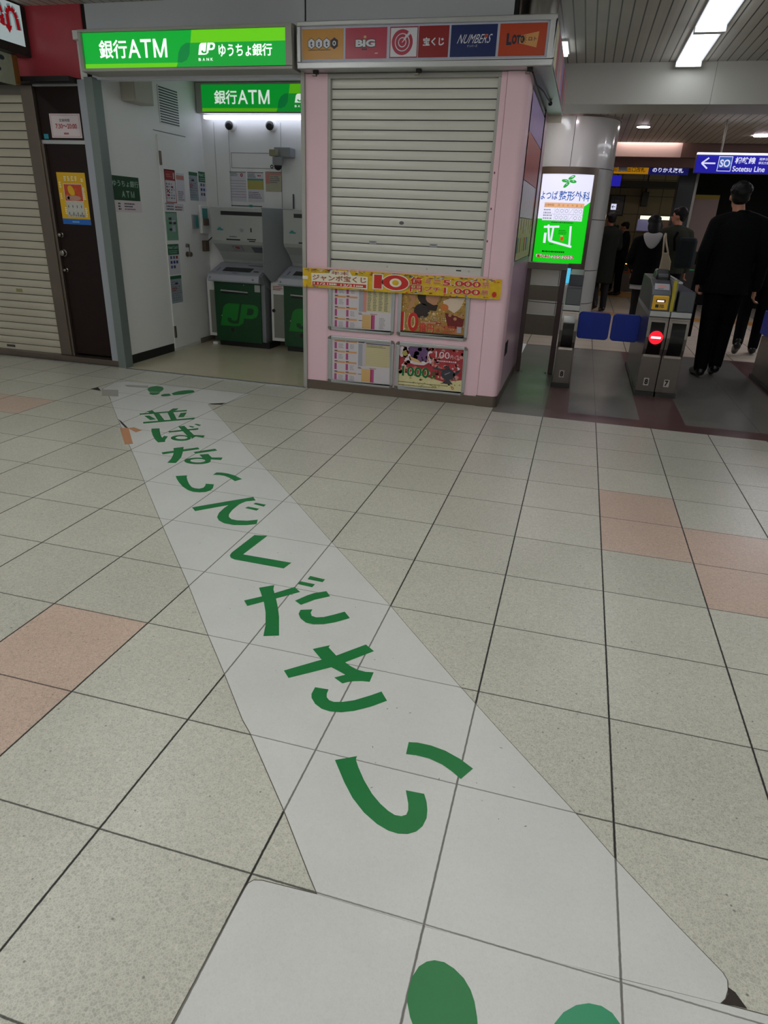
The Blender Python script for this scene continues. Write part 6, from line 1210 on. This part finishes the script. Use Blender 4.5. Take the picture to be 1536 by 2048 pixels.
def person(loc, rot, H, label, J, top, legs, skin, hairm, hairstyle='short', vox=.011, coat_len=.86, legr=1.0, build_=1.0, collar=None, group=None, fingers=True, shoe=None):
    """J: joints in a 1.75 m figure facing +y"""
    D = dict(hipL=(-.09, 0, .92), hipR=(.09, 0, .92), kneeL=(-.10, .02, .50), kneeR=(.10, .02, .50), ankL=(-.10, -.01, .085), ankR=(.10, -.01, .085), toeL=(-.12, .15, .035), toeR=(.12, .15, .035),
             shL=(-.185, 0, 1.405), shR=(.185, 0, 1.405), elL=(-.24, -.02, 1.15), elR=(.24, -.02, 1.15), wrL=(-.25, .04, .90), wrR=(.25, .04, .90), neck=(0, 0, 1.49), head=(0, .015, 1.635), yaw=0.0, nod=0.0)
    D.update(J); sc = H / 1.75
    t = thing('person', loc, label, 'person', group)
    M4 = Matrix.Rotation(rot, 4, 'Z') @ Matrix.Scale(sc, 4)
    V = lambda k: Vector(D[k])
    hd = V('head'); Rh = Matrix.Rotation(D['yaw'], 3, 'Z') @ Matrix.Rotation(-D['nod'], 3, 'X')
    b = MB()
    def hball(dx, dy, dz, r, s=(1, 1, 1), mb=None, seg=18):
        q = MB(); q.ball((0, 0, 0), r, skin, seg, s); tgt = mb or b
        tgt.add([hd + Rh @ (v + Vector((dx, dy, dz))) for v in q.v], q.f, skin)
    hball(0, -.005, .02, .092, (.83, 1.02, 1.05)); hball(0, .03, -.045, .062, (.85, .95, 1.05)); hball(0, .105, -.010, .014, (.8, 1.1, 1.6), seg=10)
    hball(0, .092, -.052, .018, (1.4, .6, .5), seg=10); hball(-.078, -.005, -.005, .022, (.4, .8, 1.3), seg=10); hball(.078, -.005, -.005, .022, (.4, .8, 1.3), seg=10)
    limb(b, [V('neck') - Vector((0, 0, .05)), hd + Vector((0, -.015, -.05))], [.058, .052], skin)
    ringloft(b, [(0, 0, .93, .12, .09), (0, 0, 1.1, .12, .08), (0, 0, 1.3, .14, .09), (0, 0, 1.44, .13, .07), (0, 0, 1.50, .05, .05)], skin)
    for s, sg in (('L', -1), ('R', 1)):
        limb(b, [V('sh' + s), V('el' + s), V('wr' + s)], [.045, .036, .026], skin)
        d = (V('wr' + s) - V('el' + s)).normalized()
        if fingers: hand(b, V('wr' + s), d, (0, 1, 0.2) if abs(d.y) < .8 else (0, 0, 1), skin, D.get('curl' + s, .6))
        else: hand(b, V('wr' + s), d, (0, 1, .2) if abs(d.y) < .8 else (0, 0, 1), skin, .6, 1.15)
        limb(b, [V('hip' + s), V('knee' + s), V('ank' + s), V('toe' + s)], [.07, .048, .034, .028], skin)
    fuse(b, 'body', t, M4, skin, vox)
    for nm, dx in (('eye', -.03), ('eye', .03)):
        q = MB(); q.ball((0, 0, 0), .011, m_twh, 10)
        q2 = MB(); q2.add([M4 @ (hd + Rh @ (v + Vector((dx, .083, .012)))) + org(t) for v in q.v], q.f, M('eye dark', '#1a1412', 0.3)); q2.build(nm, t, smooth='all')
    # hair
    b = MB()
    def hb(dx, dy, dz, r, s): q = MB(); q.ball((0, 0, 0), r, hairm, 18, s); b.add([hd + Rh @ (v + Vector((dx, dy, dz))) for v in q.v], q.f, hairm)
    hb(0, -.020, .045, .099, (.88, 1.0, .93)); hb(0, -.045, .0, .078, (.98, .72, .9)); hb(0, .035, .082, .058, (1.1, 1.0, .6))
    rh = random.Random(int(loc[0] * 1000) + 5)
    for k in range(46):
        az = rh.uniform(0, 2 * PI); el_ = rh.uniform(.05, 1.5); dx, dy, dz = math.cos(az) * math.cos(el_), math.sin(az) * math.cos(el_), math.sin(el_)
        if dy > .45 and dz < .6: continue
        hb(dx * .080, -.020 + dy * .090, .040 + dz * .082, .022, (1, 1, .8))
    if hairstyle == 'long': hb(0, -.055, -.07, .082, (1.0, .6, 1.3)); hb(.0, -.03, -.03, .098, (.95, .8, 1.1))
    if hairstyle == 'bun': hb(0, -.03, .0, .10, (.95, .95, 1.1))
    fuse(b, 'hair', t, M4, hairm, vox, 2)
    # upper garment
    b = MB(); B = build_
    zt = coat_len
    ringloft(b, [(0, 0, zt, .185 * B, .135 * B), (0, 0, zt + .12, .180 * B, .13 * B), (0, 0, 1.08, .168 * B, .118 * B), (0, 0, 1.25, .180 * B, .122 * B), (0, 0, 1.38, .185 * B, .115 * B), (0, -.005, 1.45, .15 * B, .09 * B), (0, -.005, 1.50, .07, .065), (0, -.005, 1.53, .062, .06)], top, 24)
    for s in 'LR':
        limb(b, [V('sh' + s), V('el' + s), V('el' + s).lerp(V('wr' + s), .95)], [.066 * B, .056 * B, .044 * B], top)
        limb(b, [Vector((0, -.005, 1.465)), V('sh' + s).lerp(Vector((0, -.005, 1.45)), .5) + Vector((0, 0, .012)), V('sh' + s)], [.062 * B, .066 * B, .066 * B], top)
    fuse(b, 'jacket', t, M4, top, vox, 4)
    # trousers
    b = MB(); b.ball((0, 0, .93), .15, legs, 18, (1.05, .78, .7))
    for s in 'LR': limb(b, [V('hip' + s), V('knee' + s), V('knee' + s).lerp(V('ank' + s), .97)], [.098 * legr, .074 * legr, .060 * legr], legs)
    fuse(b, 'trousers', t, M4, legs, vox, 3)
    for s in 'LR':
        b = MB(); a = V('ank' + s); q = V('toe' + s); limb(b, [a + Vector((0, -.03, -.025)), a.lerp(q, .5) + Vector((0, 0, -.005)), q], [.046, .046, .038], m_black)
        limb(b, [a + Vector((0, -.01, .03)), a], [.042, .045], m_black)
        fuse(b, 'shoe', t, M4, shoe or M('black shoe leather', '#0d0d0e', 0.3), vox * .8, 2)
    return t
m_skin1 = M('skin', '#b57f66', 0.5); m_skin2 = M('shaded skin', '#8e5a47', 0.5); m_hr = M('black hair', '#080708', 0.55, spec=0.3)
m_suit = M('black suit cloth', '#07080b', 0.8, spec=0.12); m_trs = M('dark navy trousers', '#06070c', 0.8, spec=0.12); m_navy = M('navy uniform', '#10131f', 0.8, spec=0.12); m_olive = M('olive jacket', '#2c2f27', 0.8, spec=0.12); m_coat = M('charcoal green coat', '#20241f', 0.85, spec=0.12); m_blk = M('black knit', '#09090a', 0.9, spec=0.12); m_hood = M('pale grey hood', '#9c9c9e', 0.8)
man = person((1.115, 5.38, 0), .02, 1.80, 'large man in a black suit walking away past the gates with a black bag', dict(
    ankL=(-.065, -.03, .085), ankR=(.075, .03, .115), toeL=(-.10, .13, .035), toeR=(.085, .18, .035), kneeL=(-.075, .0, .50), kneeR=(.085, .06, .51), hipL=(-.085, 0, .92), hipR=(.085, 0, .92),
    elL=(-.255, -.03, 1.16), wrL=(-.245, .03, .895), elR=(.265, -.03, 1.14), wrR=(.27, .03, .86), shL=(-.195, 0, 1.405), shR=(.195, 0, 1.405), curlL=1.0, head=(-.05, .03, 1.635), neck=(-.02, 0, 1.49)), m_suit, m_trs, m_skin1, m_hr, vox=.008, coat_len=.80, legr=1.08, build_=1.14)
hbk = thing('handbag', (.88, 5.42, .38), 'black bag hanging from the left hand of the large man in the suit', 'bag')
b = MB(); b.prism([(5.28, .40), (5.60, .40), (5.56, .72), (5.32, .72)], 'x', .79, .885, m_blk); b.build('bag_body', hbk, bevel=0.012)
b = MB(); b.tube([(.838, 5.38, .71), (.852, 5.40, .80), (.865, 5.43, .835), (.868, 5.46, .80), (.838, 5.48, .71)], .007, m_black, 8); b.build('strap', hbk, smooth=True)
p2_ = person((1.80, 7.0, 0), -.1, 1.74, 'person in black striding at the right edge beyond the suited man', dict(
    kneeL=(-.10, .10, .52), ankL=(-.12, -.14, .16), toeL=(-.12, -.02, .05), kneeR=(.09, .12, .52), ankR=(.09, .14, .085), toeR=(.10, .30, .035), wrL=(-.24, .12, .92), wrR=(.22, -.10, .92)), m_suit, m_trs, m_skin1, m_hr, vox=.012, coat_len=.82, build_=1.08)
wo = person((.53, 7.5, 0), .12, 1.53, 'woman in a black jacket with pale hood standing behind the double gate', dict(
    elL=(-.25, .02, 1.15), wrL=(-.17, .20, 1.05), elR=(.23, .02, 1.15), wrR=(.14, .20, 1.05), nod=.25, kneeL=(-.07, .02, .50), kneeR=(.07, .02, .5), ankL=(-.08, 0, .085), ankR=(.08, 0, .085)), m_blk, M('black leggings', '#09090b', 0.85), m_skin1, m_hr, 'long', vox=.011, coat_len=.82, build_=1.12, legr=.8)
b = MB(); b.add([(v) for v in [(.53 - .13, 7.385, 1.315), (.53 + .13, 7.385, 1.325), (.53 + .07, 7.36, 1.20), (.53, 7.345, 1.125), (.53 - .075, 7.36, 1.20), (.53 - .12, 7.47, 1.34), (.53 + .12, 7.47, 1.35)]], [(0, 4, 3), (0, 3, 1), (1, 3, 2), (0, 1, 6, 5)], m_hood)
h_ = b.build('hood', wo, smooth=True); sm_ = h_.modifiers.new('thick', 'SOLIDIFY'); sm_.thickness = .03; sm_.offset = 0; s2 = h_.modifiers.new('round', 'SUBSURF'); s2.levels = 2; s2.render_levels = 2
b = MB(); ringloft(b, [(.53, 7.5, .665, .165, .125), (.53, 7.5, .735, .165, .12)], m_hood); b.build('shirt_hem', wo, smooth=True)
tb = thing('tote_bag', (.70, 7.44, .73), 'cream canvas tote bag over the shoulder of the woman with the pale hood', 'bag')
b = MB(); b.prism([(.660, .80), (.800, .795), (.785, 1.02), (.735, 1.12), (.668, 1.12)], 'y', 7.27, 7.32, M('cream canvas', '#a79d86', 0.85, noise=0.06, scale=12)); b.build('bag_body', tb, bevel=0.012)
b = MB(); b.tube([(.675, 7.295, 1.11), (.665, 7.30, 1.20), (.66, 7.36, 1.30), (.675, 7.46, 1.335)], .011, M('cream canvas'), 8); b.tube([(.735, 7.295, 1.11), (.70, 7.30, 1.20), (.68, 7.36, 1.28), (.68, 7.46, 1.335)], .011, M('cream canvas'), 8); b.build('handle', tb, smooth=True)
gm = person((.93, 8.6, 0), .25, 1.66, 'man in an olive jacket with a dark backpack, head turned left, behind the double gate', dict(yaw=.95, wrL=(-.2, .2, 1.1), elL=(-.25, .02, 1.15)), m_olive, m_trs, m_skin1, m_hr, vox=.011, build_=1.12)
bp_ = thing('backpack', (1.02, 8.47, .95), 'dark teal backpack on the back of the man in the olive jacket', 'backpack')
b = MB(); b.prism([(.95, 8.42), (1.20, 8.35), (1.16, 8.22), (.93, 8.28)], 'z', .90, 1.30, M('dark teal nylon', '#161f22', 0.7, spec=.2)); b.build('pack', bp_, bevel=0.05)
b = MB(); b.tube([(.93, 8.43, 1.36), (.90, 8.44, 1.28), (.93, 8.43, 1.12)], .018, m_blk, 8); b.build('strap', bp_, smooth=True)
f2_ = person((.70, 9.3, 0), .3, 1.50, 'dark haired person half hidden between the hooded woman and the olive jacket', dict(yaw=.9), m_suit, m_trs, m_skin2, m_hr, 'bun', vox=.014, fingers=False)
st = person((.56, 14.3, 0), 1.3, 1.53, 'station worker in a navy jacket and white collar bowing his head in the distance', dict(nod=.35, head=(0, .05, 1.61), wrL=(-.15, .28, 1.05), wrR=(.15, .28, 1.05)), m_navy, m_trs, m_skin1, m_hr, vox=.015, fingers=False)
b = MB(); b.lathe((.56, 14.3, 1.275), (0, 0, 1), [(0, .066), (.035, .058)], M('white collar cloth', '#c8ccd6', 0.6), 16); b.build('collar', st, smooth=True)
ct = person((.10, 10.8, 0), .35, 1.62, 'person in a long charcoal green coat walking beside the round column', dict(
    kneeL=(-.08, .08, .5), ankL=(-.1, -.10, .14), toeL=(-.1, .03, .05), elR=(.26, .06, 1.17), wrR=(.26, .28, 1.22), yaw=.1), m_coat, M('dark slate trousers', '#14171c', 0.85), m_skin2, m_hr, vox=.013, coat_len=.52, build_=1.15)
fw_ = person((.36, 15.2, 0), .1, 1.45, 'dark figure standing beside the distant orange gate', dict(), m_blk, m_trs, m_skin2, m_hr, vox=.02, fingers=False)
